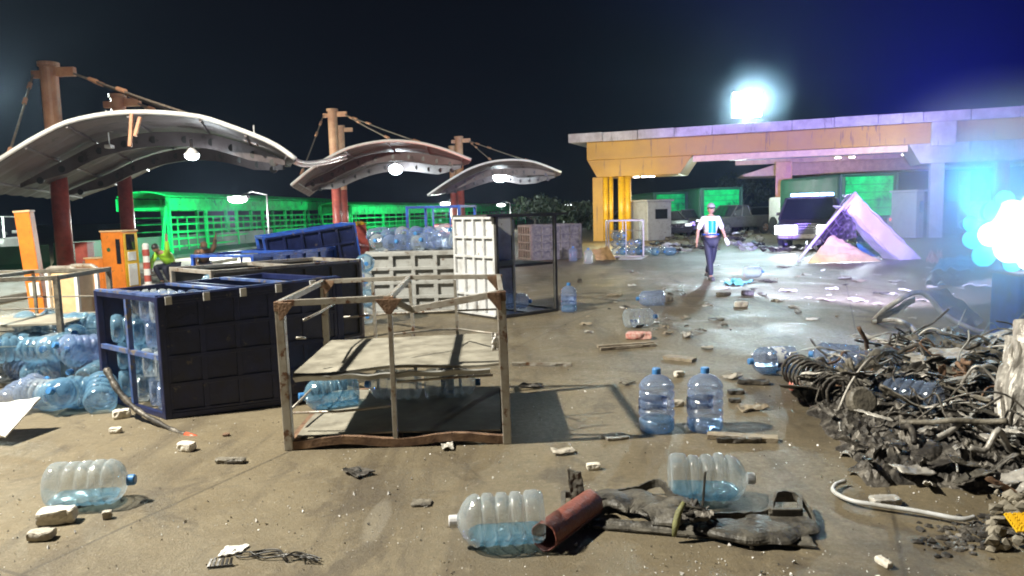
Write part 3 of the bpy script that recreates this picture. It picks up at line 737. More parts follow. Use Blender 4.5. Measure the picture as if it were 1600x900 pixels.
# A: the open rusty crate in the foreground, with bent rails and plywood shelf
def open_crate():
    fl, fr = G(453, 702), G(793, 692)
    bl, br = D(522, 635, 6.95), D(778, 620, 6.75); bl = Vector((fl.x - .06, fl.y + 1.48, 0)); br = Vector((fr.x - .03, fr.y + 1.42, 0))
    t = thing('bottle_crate', 'open rusty crate frame with plywood shelf standing in the foreground', 'crate', (fl + fr) / 2, group='steel bottle crates')
    o = (fl + fr) / 2; fl, fr, bl, br = [p - o for p in (fl, fr, bl, br)]
    H = 1.05; up = Vector((0, 0, 1))
    tfl = D(437, 474, (fl + o).y) - o; tfr = D(783, 458, (fr + o).y - .02) - o; tbl = D(506, 440, (bl + o).y) - o; tbr = D(779, 432, (br + o).y) - o
    tfm = D(608, 466, (fl + o).y) - o; tbm = D(640, 434, (bl + o).y) - o
    w = .055
    for a, b in ((fl, tfl), (fr, tfr), (bl, tbl), (br, tbr)):
        mb = MB(); mb.bar(a, b, w * 1.15, w * 1.15); mb.build('post', M_steel, t, bevel=.006)
    fm = (fl + fr) / 2 + Vector((-.02, 0, 0)); bm_ = (bl + br) / 2
    mb = MB(); mb.bar(fm + up * .05, tfm, .034); mb.build('centre_post', M_steel, t, bevel=.003)
    mb = MB(); mb.bar(bm_ + up * .05, tbm, .03); mb.build('centre_post', M_steel, t)
    for k in (.28, .75):
        a = bl.lerp(br, k); mb = MB(); mb.bar(a + up * .04, tbl.lerp(tbr, k) - up * .02, .026); mb.build('thin_post', M_steel, t)
    dent = D(642, 484, (fl + o).y + .12) - o
    mb = MB(); mb.bar(tfl, tfm, .035, .045); mb.bar(tfm, dent, .035, .045); mb.bar(dent, tfr, .035, .05); mb.build('front_top_rail', M_steel, t, bevel=.003)
    mb = MB(); mb.bar(tbl, tbm, .035, .04); mb.bar(tbm + Vector((.003, .003, .003)), tbr, .035, .04); mb.build('back_top_rail', M_steel, t, bevel=.003)
    for a, b in ((tfl, tbl), (tfr, tbr), (tfm, tbm)):
        mb = MB(); mb.bar(a, b, .035, .045); mb.build('side_top_rail', M_steel, t, bevel=.003)
    for c in (tfl, tfr, tbl, tbr, tfm):
        mb = MB(); sg = -1 if c is tfr or c is tbr else (1 if c is not tfm else 0)
        mb.box(c + Vector((0, 0, -.02)), (.068, .07, .07)); q = Vector((c.x, c.y - .042, c.z - .06))
        if sg: mb.poly([q + Vector((0, 0, .07)), q + Vector((sg * .10, 0, .07)), q + Vector((sg * .10, 0, .04)), q + Vector((sg * .02, 0, -.06)), q + Vector((0, 0, -.06))], .008, Vector((0, -1, 0)))
        else: mb.poly([q + Vector((-.1, 0, .06)), q + Vector((.1, 0, .06)), q + Vector((.02, 0, -.05)), q + Vector((-.02, 0, -.05))], .008, Vector((0, -1, 0)))
        mb.build('gusset', M_rust, t, bevel=.003)
    # base frame, bowed up in the middle, plus base sheet
    def bow(a, b, k, h): return a.lerp(b, k) + up * (.03 + h * math.sin(math.pi * 2 * k) ** 2)
    mb = MB(); N = 12
    for (a, b) in ((fl, fr), (bl, br)):
        for k in range(N): mb.bar(bow(a, b, k / N, .035), bow(a, b, (k + 1) / N, .035), .045, .06)
    mb.bar(fl + up * .03, bl + up * .03, .045, .06); mb.bar(fr + up * .03, br + up * .03, .045, .06); mb.bar(fm + up * .03, bm_ + up * .03, .04, .05)
    mb.build('base_frame', M_rust, t)
    def shp(u, v, z0, amp, sd):
        p = fl.lerp(fr, u).lerp(bl.lerp(br, u), v); return p + up * (z0 + amp * mnoise.noise(Vector((u * 3 + sd, v * 2, sd))))
    mb = MB(); mb.grid(lambda u, v: shp(.03 + u * .94, .03 + v * .94, .085, .018, 2), 30, 20); mb.build('base_sheet', M_shelf, t, solid=.012)
    mb = MB(); mb.grid(lambda u, v: shp(.03 + u * .94, .02 + v * .94, .555 + .035 * u, .014 * (1 if u < .1 else .7), 5) + Vector((0, 0, -.012 * math.sin(u * 9) * (1 - v))), 34, 20); mb.build('shelf', M_shelf, t, solid=.018)
    mb = MB(); mb.grid(lambda u, v: shp(.03 + u * .9, .0 + v * .05, .535 + .03 * u - .05 * v - .02 * mnoise.noise(Vector((u * 9, 1, 1))), .03, 9), 34, 2); mb.build('shelf_lip', M_greypanel, t, solid=.01)
    rodl = [
        [(475, 500, 5.6), (500, 488, 6.2), (530, 470, 6.9)], [(463, 528, 5.45), (478, 528, 5.5)],
        [(518, 497, 6.9), (560, 494, 6.9), (610, 490, 6.9), (700, 486, 6.9), (778, 483, 6.8)],
        [(610, 523, 5.6), (680, 516, 5.9), (715, 514, 6.3), (770, 521, 5.7)],
        [(458, 645, 5.42), (530, 643, 5.42), (614, 634, 5.42)], [(620, 597, 5.45), (690, 591, 5.45), (770, 586, 5.45)],
        [(455, 640, 5.5), (480, 615, 5.9), (500, 595, 6.3), (516, 585, 6.7)], [(788, 500, 5.6), (792, 530, 5.6), (790, 580, 5.5)], [(782, 470, 5.9), (783, 560, 5.9), (786, 655, 5.9)]]
    for r_ in rodl:
        mb = MB(); mb.tube([D(*p) - o for p in r_], .010, 6); mb.build('rod', M_steel, t, smooth=True)
    mb = MB(); c = D(774, 532, 5.36) - o; mb.grid(lambda u, v: c + Vector((.05 * (u - .5) + .02 * mnoise.noise(Vector((u * 4, v * 4, 1))), -.05 + .03 * mnoise.noise(Vector((u * 5, v * 5, 8))), .13 * (v - .5))), 6, 8); mb.build('paper_scrap', M_white, t, solid=.004)
open_crate()

# B: navy crate on its side full of bottles
Bc, Byaw, BL = from_front((264, 656), (520, 630), 1.2)
BYAW = 24; d = Vector((math.cos(R(BYAW)), math.sin(R(BYAW)), 0)); a0 = G(262, 655); n = Vector((math.cos(R(141)), math.sin(R(141)), 0)); BL = 1.5; BW = 1.2
Bc = a0 + d * BL / 2 + n * BW / 2
crB = crate('navy blue crate on its side packed with bottles, behind the open rusty crate', Bc, BYAW, BL, BW, 1.06, M_navy, M_navy, ('front', 'back'), 5, 4, rods=False, proud=.014)
mb = MB()
for z in (.53,): mb.bar((-BL / 2, -BW / 2, z), (-BL / 2, BW / 2, z), .04)
mb.bar((-BL / 2, 0, .03), (-BL / 2, 0, 1.07), .04); mb.build('end_divider', M_sblue, crB)
mb = MB(); mb.bar((-BL / 2 - .002, -BW / 2 - .002, 1.063), (-BL / 2, BW / 2, 1.063), .05, .02); mb.bar((-BL / 2, -BW / 2, 1.063), (BL / 2, -BW / 2, 1.063), .03, .012); mb.build('worn_edge', M_sblue, crB)
for k in range(5):
    mb = MB(); mb.box((-BL / 2 + .06 + .3 * k, -BW / 2 - .03, 1.02), (.05, .012, .07)); mb.build('hinge_tab', M_whitepanel, crB)
for k in range(3):
    mb = MB(); x = -BL / 2 + .1 + k * .5; mb.bar((x, -BW / 2, 1.05), (x, BW / 2, 1.05), .05, .02); mb.build('crossbar', M_sblue, crB)
for ch in [x for x in COL.objects if x.parent == crB]:   # the crate is knocked out of square: skewed in plan and its far end lifted
    if ch.data.users > 1: ch.data = ch.data.copy()
    for v in ch.data.vertices:
        x, y, z = v.co; v.co = Vector((x - .454 * y, y * .891, z * (1.0 + .075 * (x / BL + .5))))
rnd = random.Random(4)
for iy, yy in enumerate((-.40, -.13, .14, .41)):
    for iz, zz in enumerate((.17, .44, .70, .94)):
        if iy == 3 and iz == 3: continue
        p = Bc + d * (-BL / 2 + .22 + rnd.uniform(-.03, .05)) + n * yy + Vector((0, 0, zz + (.0 if iy < 2 else -.0)))
        sg = -1 if (iy < 2 and rnd.random() < .85) else 1
        ax = (d * -sg + n * rnd.uniform(-.15, .15)) if iy < 2 else (Vector((0, 0, 1)) if False else d * sg)
        bottle(p, ax, 'bottle stacked crosswise in the open end of the navy crate', 'bottles inside the navy crate', kind=('b' if iy < 2 else 't') if rnd.random() < .7 else 'c', s=.97)
for k in range(4):
    p = Bc + d * (-.1 + k * .28) + n * .2 + Vector((0, 0, .90)); bottle(p, (-d.y, d.x, 0), 'bottle lying just under the open top of the navy crate', 'bottles under the top of the navy crate', kind='b', s=.97)

# C: grey crate behind the navy one
c0, c1 = G(338, 575), G(567, 533); dC = (c1 - c0); yc = math.degrees(math.atan2(dC.y, dC.x)); nC = Vector((-dC.y, dC.x, 0)).normalized()
print('C', c0, c1, dC.length)
a0 = D(332, 418, 8.7); a1 = D(562, 404, 10.2); a0.z = a1.z = 0; dC = a1 - a0; nC = Vector((-dC.y, dC.x, 0)).normalized(); yc = math.degrees(math.atan2(dC.y, dC.x))
crC = crate('dark grey crate lying on its side behind the navy crate', (a0 + a1) / 2 + nC * .6, yc, dC.length, 1.15, 1.1, M_steel, M_darkpanel, ('front', 'back'), 5, 4, rods=False)
for k in range(4):
    p = (a0 + a1) / 2 + nC * .55 + dC.normalized() * (-.75 + .32 * k); bottle((p.x, p.y, .88), nC, 'bottle near the open top of the dark grey crate', 'bottles inside the dark grey crate', kind='t')
# column of bottles between dark grey crate and pale grid crate
for k, py in enumerate((0, 1, 2, 3)):
    p = D(572, 520, 11.4); bottle((p.x + .02 * (k % 2), 11.5, .15 + .27 * k), (.25, -1, 0), 'bottle stacked in the narrow gap beside the pale grid crate', 'bottles in the gap beside the grid crate', kind='t' if k % 2 else 'c')

# D: blue crates behind
a0 = D(332, 404, 11.0); a1 = D(540, 381, 14.5); a0.z = a1.z = 0; dD = a1 - a0
crate('low blue crate frame behind the dark grey crate', (a0 + a1) / 2 + Vector((-.5, .5, 0)), math.degrees(math.atan2(dD.y, dD.x)), min(2.4, dD.length), 1.2, 1.12, M_blue, M_blue, ('front', 'bottom'), 5, 4)
a0 = D(398, 378, 14.0); crate('tilted dark blue crate leaning behind the low blue crate frame', Vector((a0.x + .95, 14.6, 0.12)), 25, 1.7, 1.15, 1.35, M_blue, M_navy, ('front', 'back'), 5, 4, rot=(0, R(-7), R(25)), rods=True)

# E: pale grey grid crate with bottles on top
e0, e1 = G(580, 492), G(722, 489)
crE = crate('pale grey grid crate with bottles piled on top, beside the tall crate', (e0 + e1) / 2 + Vector((0, .6, 0)), math.degrees(math.atan2(e1.y - e0.y, e1.x - e0.x)), (e1 - e0).length, 1.15, 1.08, M_greypanel, M_greypanel, ('front', 'bottom', 'left', 'top'), 4, 4, rods=False, rib=.07, proud=.055)
rnd = random.Random(11)
for k in range(13):
    px = 592 + (k % 7) * 20; Y = e0.y + .3 + .45 * (k // 7)
    p = D(px, 380, Y); a = rnd.uniform(-.6, .6)
    bottle((p.x, Y, 1.21 + .12 * (k // 7) + rnd.uniform(-.02, .03)), (math.sin(a), -math.cos(a), rnd.uniform(-.1, .2)), 'bluish bottle lying on top of the pale grey grid crate', 'bottles on top of the grid crate', kind='b' if k % 3 else 'c', labelled=False, cap=k % 2 == 0)

# F: tall crate standing on end, left panel lit, right side open
f0 = G(779, 499); dl = Vector((-.64, .77, 0)); dr_ = Vector((.77, .64, 0)); FW, FL = 1.12, 1.25
fc = f0 + dl * FW / 2 + dr_ * FL / 2
crF = crate('tall pale crate standing on end with its lit ribbed side and dark inside', fc, math.degrees(math.atan2(dr_.y, dr_.x)), FL, FW, 1.66, M_darkpanel, M_whitepanel, ('left', 'back', 'bottom'), 4, 5, rods=False, rib=.05, proud=.045)  # dark frame colour stands in for shade on the open side
mb = MB(); mb.box((-.1, FW / 2 - .06, 1.25), (.55, .02, .6))
for k in range(3): mb.box((-.36 + .26 * k, FW / 2 - .08, 1.25), (.05, .04, .6))
for k in range(3): mb.box((-.1, FW / 2 - .078, .97 + .28 * k), (.55, .03, .05))
mb.build('inner_panel', M_whitepanel, crF)
mb = MB(); mb.box((0, 0, .82), (FL - .06, FW - .06, .04)); mb.build('shelf', M_darkpanel, crF)
mb = MB(); mb.box((-.28, -FW / 2, .82), (.03, .03, 1.5)); mb.build('centre_post', M_greypanel, crF)
mb = MB(); mb.box((.05, -FW / 2 + .02, 1.64), (FL + .5, .1, .035)); mb.build('top_sheet', M_darkpanel, crF)
bottle(fc + Vector((.15, -.1, .2)), (.8, -.3, 0), 'bottle lying in the shade at the bottom of the tall crate', kind='b')

# G: rear grey grid crate
g0, g1 = G(822, 408), G(899, 404)
crate('grey grid crate farther back, behind the tall crate', (g0 + g1) / 2 + Vector((0, .6, 0)), math.degrees(math.atan2(g1.y - g0.y, g1.x - g0.x)), (g1 - g0).length, 1.15, 1.22, M_soot, M_soot, ('front', 'left', 'right'), 5, 4, rods=False, rib=.07, proud=.05)
# H: left edge open crate
h1 = G(92, 602); h0 = Vector((h1.x - 1.7, h1.y - .15, 0))
crH = crate('open steel crate frame cut by the left edge, bottles spilled behind it', (h0 + h1) / 2 + Vector((0, .62, 0)), 5, 1.72, 1.2, 1.16, M_soot, M_darkpanel, ('bottom',), 4, 4)
mb = MB(); mb.box((0, .1, .62), (1.6, .95, .02)); mb.build('shelf', M_shelf, crH)
# I: blue frame on end behind the grid crate
crate('bright blue crate frame standing on end behind the bottle pile', Vector((D(688, 340, 15.6).x, 16.0, 0)), -14, 1.15, 1.1, 1.86, M_blue, M_blue, ('bottom',), 3, 3, mid=False)
crate('low blue crate frame beside the pink cartons', Vector((D(665, 340, 17.5).x, 18.0, 0)), -6, 1.3, 1.1, 1.35, M_blue, M_blue, ('bottom',), 3, 3)
# J: distant crate of bottles
j0, j1 = G(954, 403), G(1005, 401)
crJ = crate('distant steel crate with bottles spilling out beside the yellow columns', (j0 + j1) / 2 + Vector((0, .55, 0)), -3, 1.2, 1.1, 1.3, M_steel, M_steel, ('bottom', 'right'), 4, 4, mid=False)
rnd = random.Random(5)
for k in range(12):
    x = (j0.x + j1.x) / 2 - .38 + .28 * (k % 4); z = .2 + .28 * (k // 4)
    if k > 9: continue
    bottle((x, j0.y + .25 + .2 * (k % 2), z), (rnd.uniform(-.2, .2), -1, 0), 'bottle stacked inside the distant steel crate', 'bottles in the distant crate', kind='t' if k % 2 else 'c')
for k in range(7):
    p = G(975 + 12 * k, 399 - (k % 2) * 3); bottle((p.x, p.y, .14), (rnd.uniform(-1, 1), -.6, 0), 'bottle spilled on the ground right of the distant crate', 'bottles spilled by the distant crate', kind='c' if k % 2 else 't')

# left heap of bottles
rnd = random.Random(21)
heap = []
k = 0
for row, (py, n_, x0_, x1_) in enumerate(((640, 6, 40, 165), (600, 7, 20, 160), (575, 6, 30, 165))):
    for i in range(n_):
        px = x0_ + (x1_ - x0_) * i / (n_ - 1) + rnd.uniform(-5, 5)
        for lv in range(2 if row else 1):
            p = G(px, py + rnd.uniform(-6, 6)); heap.append((p.x, p.y, .15 + .25 * lv + (.12 if row == 2 else 0)))
for i, p in enumerate(heap):
    a = rnd.uniform(0, 6.28); near = i < 6
    bottle(p, (math.cos(a), math.sin(a), rnd.uniform(-.25, .35)), 'blue bottle in the loose heap left of the navy crate' if not near else 'blue bottle at the front foot of the heap left of the navy crate',
           'bottles heaped at the left' if not near else 'bottles at the front of the left heap', kind=rnd.choice('ttcb'), cap=rnd.random() < .6)
for i, (px, py) in enumerate(((118, 520), (150, 535), (78, 540), (30, 548), (100, 560))):
    p = D(px, py + 10, 8.0); bottle((p.x, 8.0, max(.3, p.z)), (rnd.uniform(-1, 1), rnd.uniform(-1, 0), .3), 'blue bottle on the crest of the heap at the left', 'bottles on the crest of the left heap', kind='t')

# ------------------------------------------------------------------ toll island things on the left
isl = MB(); isl.box((-12.2, 22, .075), (2.2, 16, .15)); struct(isl.build('lane_kerb', M_concrete, bevel=.02))
isl = MB(); isl.box((-7.6, 9.6, .06), (3.6, 3.4, .12)); struct(isl.build('lane_kerb', M_concrete, bevel=.02))
def tall_post():
    g = G(66, 508); t = thing('lane_post', 'tall square orange steel post beside the cream box', 'post', (g.x, g.y, 0), (R(0), R(-3.5), R(12)))
    mb = MB(); mb.box((0, 0, .95), (.23, .2, 1.9)); mb.build('post_body', M_orange, t, bevel=.01)
    mb = MB(); mb.box((0, 0, 1.91), (.25, .22, .03)); mb.build('post_cap', M_cream, t)
    mb = MB(); mb.box((.02, -.11, .62), (.16, .05, .22)); mb.build('collar', M_white, t, bevel=.01)
tall_post()
def cream_box():
    g = G(106, 510); t = thing('control_box', 'cream control box with a white corner frame behind the open crate', 'control box', (g.x, g.y + .25, 0), (0, 0, R(-8)))
    mb = MB(); mb.box((0, 0, .45), (.46, .42, .86)); mb.build('box_body', M_cream, t, bevel=.015)
    for x in (-.26, .26):
        for y in (-.24, .24): mb = MB(); mb.box((x, y, .47), (.06, .06, .94)); mb.build('frame_leg', M_white, t, bevel=.01)
    mb = MB()
    for y in (-.24, .24): mb.tube([(-.26, y, .93), (-.18, y, .97), (.18, y, .97), (.26, y, .93)], .035, 8)
    mb.tube([(-.24, -.24, .95), (-.24, .24, .95)], .03, 8); mb.build('top_rail', M_steel, t)
cream_box()
def machine():
    g = G(183, 452); t = thing('toll_machine', 'tall orange and yellow toll machine in front of the second mast', 'toll machine', (g.x, g.y + .3, 0), (0, 0, R(-12)))
    mb = MB(); mb.box((0, 0, .72), (.62, .56, 1.44)); mb.build('cabinet', M_orange, t, bevel=.02)
    mb = MB(); mb.box((.318, 0, .72), (.012, .5, 1.36)); mb.build('side_door', M_yellow, t, bevel=.004)
    mb = MB(); mb.box((.18, -.286, .95), (.12, .012, .62)); mb.build('slot', M_glass, t)
    mb = MB(); mb.lathe([(.05, -.292), (.05, -.28)], 14, Matrix.Rotation(R(-90), 4, 'X') @ Matrix.Translation((-.1, -1.0, 0))); 
    mb.build('button', M_dgreen, t)
    mb = MB(); mb.box((.33, -.02, 1.18), (.012, .3, .4)); mb.build('screen', M_glass, t)
    mb = MB(); mb.box((.332, 0, .82), (.014, .28, .22)); mb.box((.332, 0, .35), (.014, .3, .55)); mb.build('notice', M_white, t)
    mb = MB(); mb.box((0, 0, 1.46), (.66, .6, .04)); mb.build('lid', M_cream, t, bevel=.01)
machine()
def simple_box(name, cat, label, px, py, w, dp, h, m, m2, yaw=0):
    g = G(px, py); t = thing(name, label, cat, (g.x, g.y + dp / 2, 0), (0, 0, R(yaw)))
    mb = MB(); mb.box((0, 0, h / 2), (w, dp, h)); mb.build('cabinet', m, t, bevel=.02)
    mb = MB(); mb.box((0, 0, h + .012), (w + .05, dp + .05, .03)); mb.build('lid', m2, t, bevel=.005)
    mb = MB(); mb.box((0, -dp / 2 - .008, h * .55), (w * .7, .014, h * .6)); mb.build('door', m, t, bevel=.004)
    mb = MB(); mb.box((w * .2, -dp / 2 - .025, h * .55), (.04, .02, .1)); mb.build('handle', M_steel, t)
    return t
simple_box('barrier_gate', 'barrier gate', 'low orange barrier cabinet left of the tall toll machine', 148, 452, .42, .4, .78, M_orange, M_cream, 10)
simple_box('barrier_gate', 'barrier gate', 'dark red cabinet at the foot of the nearest mast', 130, 448, .32, .4, 1.15, M_red, M_red, 5)
simple_box('barrier_gate', 'barrier gate', 'red and yellow cabinet knocked askew by the middle canopy mast', 562, 425, .55, .5, 1.45, M_red, M_yellow, 30).rotation_euler = (R(6), R(-8), R(30))
simple_box('barrier_gate', 'barrier gate', 'broken red barrier box leaning beside the blue crates', 545, 432, .5, .4, .9, M_red, M_red, 10).rotation_euler = (R(-5), R(14), R(-20))
def lit_sign(px, py, Y, w, h, label):
    c = D(px, py, Y); t = thing('display_box', label, 'display', (c.x, c.y, 0))
    mb = MB(); mb.box((0, .12, c.z), (w + .08, .2, h + .08)); mb.build('housing', M_black, t, bevel=.01)
    mb = MB()
    for k in range(3): mb.box((-w / 3 + w / 3 * k, .01, c.z), (w / 3 - .03, .02, h))
    mb.build('lit_panel', emat('red_sign_glow', (1, .22, .2), 1.7), t)
    mb = MB(); mb.box((0, .12, (c.z - h / 2) / 2), (.1, .1, c.z - h / 2)); mb.build('pole', M_steel, t)
lit_sign(700, 360, 20, .75, .30, 'glowing red lane display left of the tall crate')
lamp('red_fill_light', D(690, 352, 24), 220, (1, .12, .10), .3)  # added red light behind the display, reddens the canopy undersides
def striped(px, py, h, label):
    g = G(px, py); t = thing('striped_bollard', label, 'bollard', (g.x, g.y, 0))
    mb = MB(); mb.lathe([(.16, 0), (.16, .04), (.085, .06), (.08, h - .05), (.05, h)], 16); mb.build('bollard_body', M_white, t, smooth=False)
    for k in range(3):
        mb = MB(); z = .12 + k * h * .3; mb.lathe([(.0865, z), (.0865, z + h * .15)], 16, cap=False); mb.build('red_band', M_red, t, smooth=True)
striped(232, 447, 1.12, 'red and white striped bollard right of the second mast')

# ------------------------------------------------------------------ vehicles
def wheel(t, x, y, r, w=.2):
    a = MB(); M_ = Matrix.Translation((x, y, r)) @ Matrix.Rotation(R(90), 4, 'X')
    a.lathe([(r * .62, -w / 2), (r * .9, -w / 2), (r, -w / 2 + .03), (r, w / 2 - .03), (r * .9, w / 2), (r * .62, w / 2)], 20, M_)
    wh = a.build('wheel', M_rubber, t, smooth=False)
    b = MB(); b.lathe([(r * .6, -w / 2 - .004), (r * .6, w / 2 + .004)], 14, M_); b.build('rim', M_chrome, wh)
def car(label, pos, yaw, paint, L_=4.3, W=1.75, H=1.5, kind='car', lights=True, group=None, cat='car', name='parked_car', bright=8, lightbar=False):
    t = thing(name, label, cat, pos, (0, 0, R(yaw)), group)
    # x forward (front at +L/2), belt line then cabin
    if kind == 'car': low = [(-.5, .32), (-.5, .62), (-.47, .70), (.2, .68), (.47, .56), (.5, .45), (.5, .22), (-.48, .22)]; cab = [(-.40, .69), (-.30, .985), (.06, 1.0), (.24, .68)]
    elif kind == 'pickup': low = [(-.5, .35), (-.5, .62), (.2, .64), (.46, .58), (.5, .5), (.5, .25), (-.48, .25)]; cab = [(-.08, .63), (-.05, .98), (.12, 1.0), (.26, .63)]
    else: low = [(-.5, .2), (-.5, .60), (.40, .60), (.5, .5), (.5, .2)]; cab = [(-.5, .59), (-.49, .98), (.28, 1.0), (.42, .59)]
    def prism(pts, w0, w1, nm, m, bev):
        mb = MB(); zz = [p[1] for p in pts]; zl, zh = min(zz), max(zz)
        A = []; B = []
        for x, z in pts:
            k = (z - zl) / (zh - zl); w = w0 + (w1 - w0) * k
            A.append(mb.bm.verts.new((x * L_, -w / 2, z * H))); B.append(mb.bm.verts.new((x * L_, w / 2, z * H)))
        mb.bm.faces.new(A); mb.bm.faces.new(B[::-1])
        for i in range(len(pts)): j = (i + 1) % len(pts); mb.bm.faces.new((A[j], A[i], B[i], B[j]))
        return mb.build(nm, m, t, bevel=bev)
    prism(low, W, W * .97, 'body', paint, .06)
    prism(cab, W * .94, W * .76, 'cabin', M_glass, .03)
    (x0, z0), (x1, z1), (x2, z2), (x3, z3) = cab
    mb = MB(); mb.box(((x1 + x2) / 2 * L_, 0, 1.0 * H), ((x2 - x1) * L_ + .05, W * .77, .05)); mb.build('roof', paint, t, bevel=.02)
    for s in (-1, 1):
        mb = MB()
        for (a, b) in (((x0, z0), (x1, z1)), ((x3, z3), (x2, z2)), (((x0 + x3) / 2, z0), ((x1 + x2) / 2, z1))):
            mb.bar((a[0] * L_, s * W * .475, a[1] * H), (b[0] * L_, s * W * .385, b[1] * H), .07)
        mb.build('window_pillar', paint, t)
        mb = MB(); mb.box((.22 * L_, s * (W * .5 + .07), .70 * H), (.08, .16, .12)); mb.build('mirror', paint, t, bevel=.02)
        mb = MB(); mb.box(((.492 if kind != 'van' else .502) * L_, s * W * .34, (.50 if kind != 'van' else .40) * H), (.06, W * (.2 if bright < 50 else .36), .13 if bright < 50 else .3)); mb.build('headlight', emat('headlight_glow%g' % bright, (.92, .97, 1), bright) if lights else M_chrome, t, bevel=.02)
        mb = MB(); mb.box((-.497 * L_, s * W * .38, .55 * H), (.04, W * .16, .16)); mb.build('tail_light', emat('tail_glow', (1, .08, .04), 3) if lights else M_red, t, bevel=.02)
        wheel(t, .33 * L_, s * (W / 2 - .1), .20 * H + .04); wheel(t, -.31 * L_, s * (W / 2 - .1), .20 * H + .04)
    mb = MB(); mb.box((.503 * L_, 0, .27 * H), (.1, W * .92, .16)); mb.build('bumper', M_black if kind == 'car' else M_steel, t, bevel=.02)
    mb = MB()
    for k in range(3): mb.box((.50 * L_, 0, (.42 + .045 * k) * H), (.05, W * .4, .025))
    mb.build('grille', M_chrome, t)
    if lightbar:
        mb = MB(); mb.box((.02 * L_, 0, H + .05), (.28, W * .74, .06)); lb = mb.build('light_bar', M_black, t)
        for k in range(6):
            mb = MB(); mb.box((.02 * L_, W * (-.31 + .124 * k), H + .13), (.26, W * .11, .12)); mb.build('strobe', emat('strobe_lens_a', (.30, .55, 1), 14), lb, bevel=.02)
    return t
cg = 'cars queued beyond the toll lanes'
def at(px, py): g = G(px, py); return (g.x, g.y, 0)
car('grey van parked beyond the green barrier at the left edge', D(-8, 380, 30).xyz * 1 - Vector((0, 0, D(-8, 380, 30).z)), -70, M_greypanel, 4.8, 1.8, 2.0, 'van', True, cat='van', name='parked_van', bright=3)
car('black car seen from the front behind the white booth', at(1040, 371), -84, M_black, 4.2, 1.75, 1.45, group=cg, bright=2)
car('dark car behind the walking man on his left', at(1082, 366), -100, M_darkpanel, 4.2, 1.7, 1.5, group=cg, bright=2.5)
car('dark grey pickup right of the walking man', at(1150, 366), -150, M_darkpanel, 4.9, 1.75, 1.7, 'pickup', group=cg, cat='pickup', name='parked_pickup', bright=3)
car('dark car far back under the gantry beside the pink column', at(1192, 358), -120, M_darkpanel, 4.3, 1.75, 1.5, group=cg, bright=3)
car('black car tucked behind the yellow columns', at(992, 360), -60, M_black, 4.2, 1.75, 1.45, group=cg, bright=2)
pc = at(1268, 386)
car('dark van with glaring front lights behind the bent white panel', pc, -116, M_darkpanel, 4.8, 2.1, 1.9, 'van', True, cat='van', name='parked_van', bright=60, lightbar=True)
lamp('headlight_beam', (pc[0] - .3, pc[1] - 2.8, 1.4), 900, (.80, .88, 1), .2, 'SPOT', (0, 0, 1.8), 60)
lamp('headlight_beam', (pc[0] + .3, pc[1] - 2.9, 1.3), 700, (.80, .88, 1), .2, 'SPOT', (0, 0, 3.8), 60)
def truck(label, px, py, w, h, lit, yaw=4, back=6.5):
    g = G(px, py); t = thing('cargo_truck', label, 'truck', (g.x, g.y, 0), (0, 0, R(yaw)), 'green cargo trucks seen from behind')
    mb = MB(); mb.box((0, back / 2, .9 + (h - .9) / 2), (w, back, h - .9)); mb.build('cargo_box', M_dgreen, t, bevel=.16)
    mb = MB(); z0, z1 = 1.05, h - .16; mb.box((0, -.02, (z0 + z1) / 2), (w * .80, .05, z1 - z0)); pn = mb.build('rear_door', M_green, t, bevel=.01)
    mb = MB()
    for k in range(1, 5): mb.box((0, -.05, z0 + (z1 - z0) * k / 5), (w * .80, .02, .022))
    mb.build('door_seam', M_dgreen, pn)
    mb = MB(); fr = .09
    for s in (-1, 1): mb.box((s * (w / 2 - fr), -.04, (z0 + z1) / 2), (fr, .09, z1 - z0 + .3))
    mb.box((0, -.04, h - .06), (w - fr * 3.1, .09, fr)); mb.build('rear_frame', M_dgreen, t, bevel=.03)
    mb = MB(); mb.box((0, back / 2 + .8, .75), (w * .8, back + 1.2, .25)); mb.build('chassis', M_black, t)
    mb = MB(); mb.box((0, back + 1.0, 1.25), (w * .9, 1.6, 1.7)); mb.build('cab', M_white, t, bevel=.12)
    for s in (-1, 1):
        for y in (1.0, 2.1, back + 1): 
            mb = MB(); mb.lathe([(.3, -.12), (.5, -.12), (.5, .12), (.3, .12)], 18, Matrix.Translation((s * (w / 2 - .18), y, .5)) @ Matrix.Rotation(R(90), 4, 'Y')); wq = mb.build('wheel', M_rubber, t)
        mb = MB(); mb.box((s * w * .4, -.03, .85), (.25, .04, .12)); mb.build('tail_light', emat('tail_glow', (1, .08, .04), 3), t)
    mb = MB(); mb.box((0, -.1, .62), (w * .9, .08, .12)); mb.build('rear_bumper', M_steel, t)
    c = Vector((g.x, g.y, 0))
    lamp('truck_fill_light', c + Vector((0, -3.2, h - .1)), lit, (.80, 1, .9), .25)  # added light, no lamp there; brightens the green rear door
truck('left green cargo truck with a duller back behind the white booth', 1048, 366, 2.25, 2.65, 90)
truck('right green cargo truck with a vivid green back behind the walking man', 1127, 366, 2.65, 2.8, 300)
truck('green cargo truck behind the peak of the bent white panel', 1356, 372, 2.9, 3.05, 420)
def booth(px, py, label, w=1.5, h=2.0, m=M_greypanel):
    g = G(px, py); t = thing('toll_booth', label, 'booth', (g.x, g.y + .8, 0), (0, 0, R(25)))
    mb = MB(); mb.box((0, 0, h / 2), (w, 1.5, h)); mb.build('wall', m, t, bevel=.04)
    mb = MB(); mb.box((.1, -.76, h * .68), (w * .5, .03, .5)); mb.build('window', M_glass, t)
    mb = MB(); mb.box((w / 2 + .01, 0, h * .45), (.03, .6, h * .85)); mb.build('door', M_greypanel, t)
    mb = MB(); mb.box((0, 0, h + .05), (w + .2, 1.7, .1)); mb.build('roof', M_greypanel, t, bevel=.02)
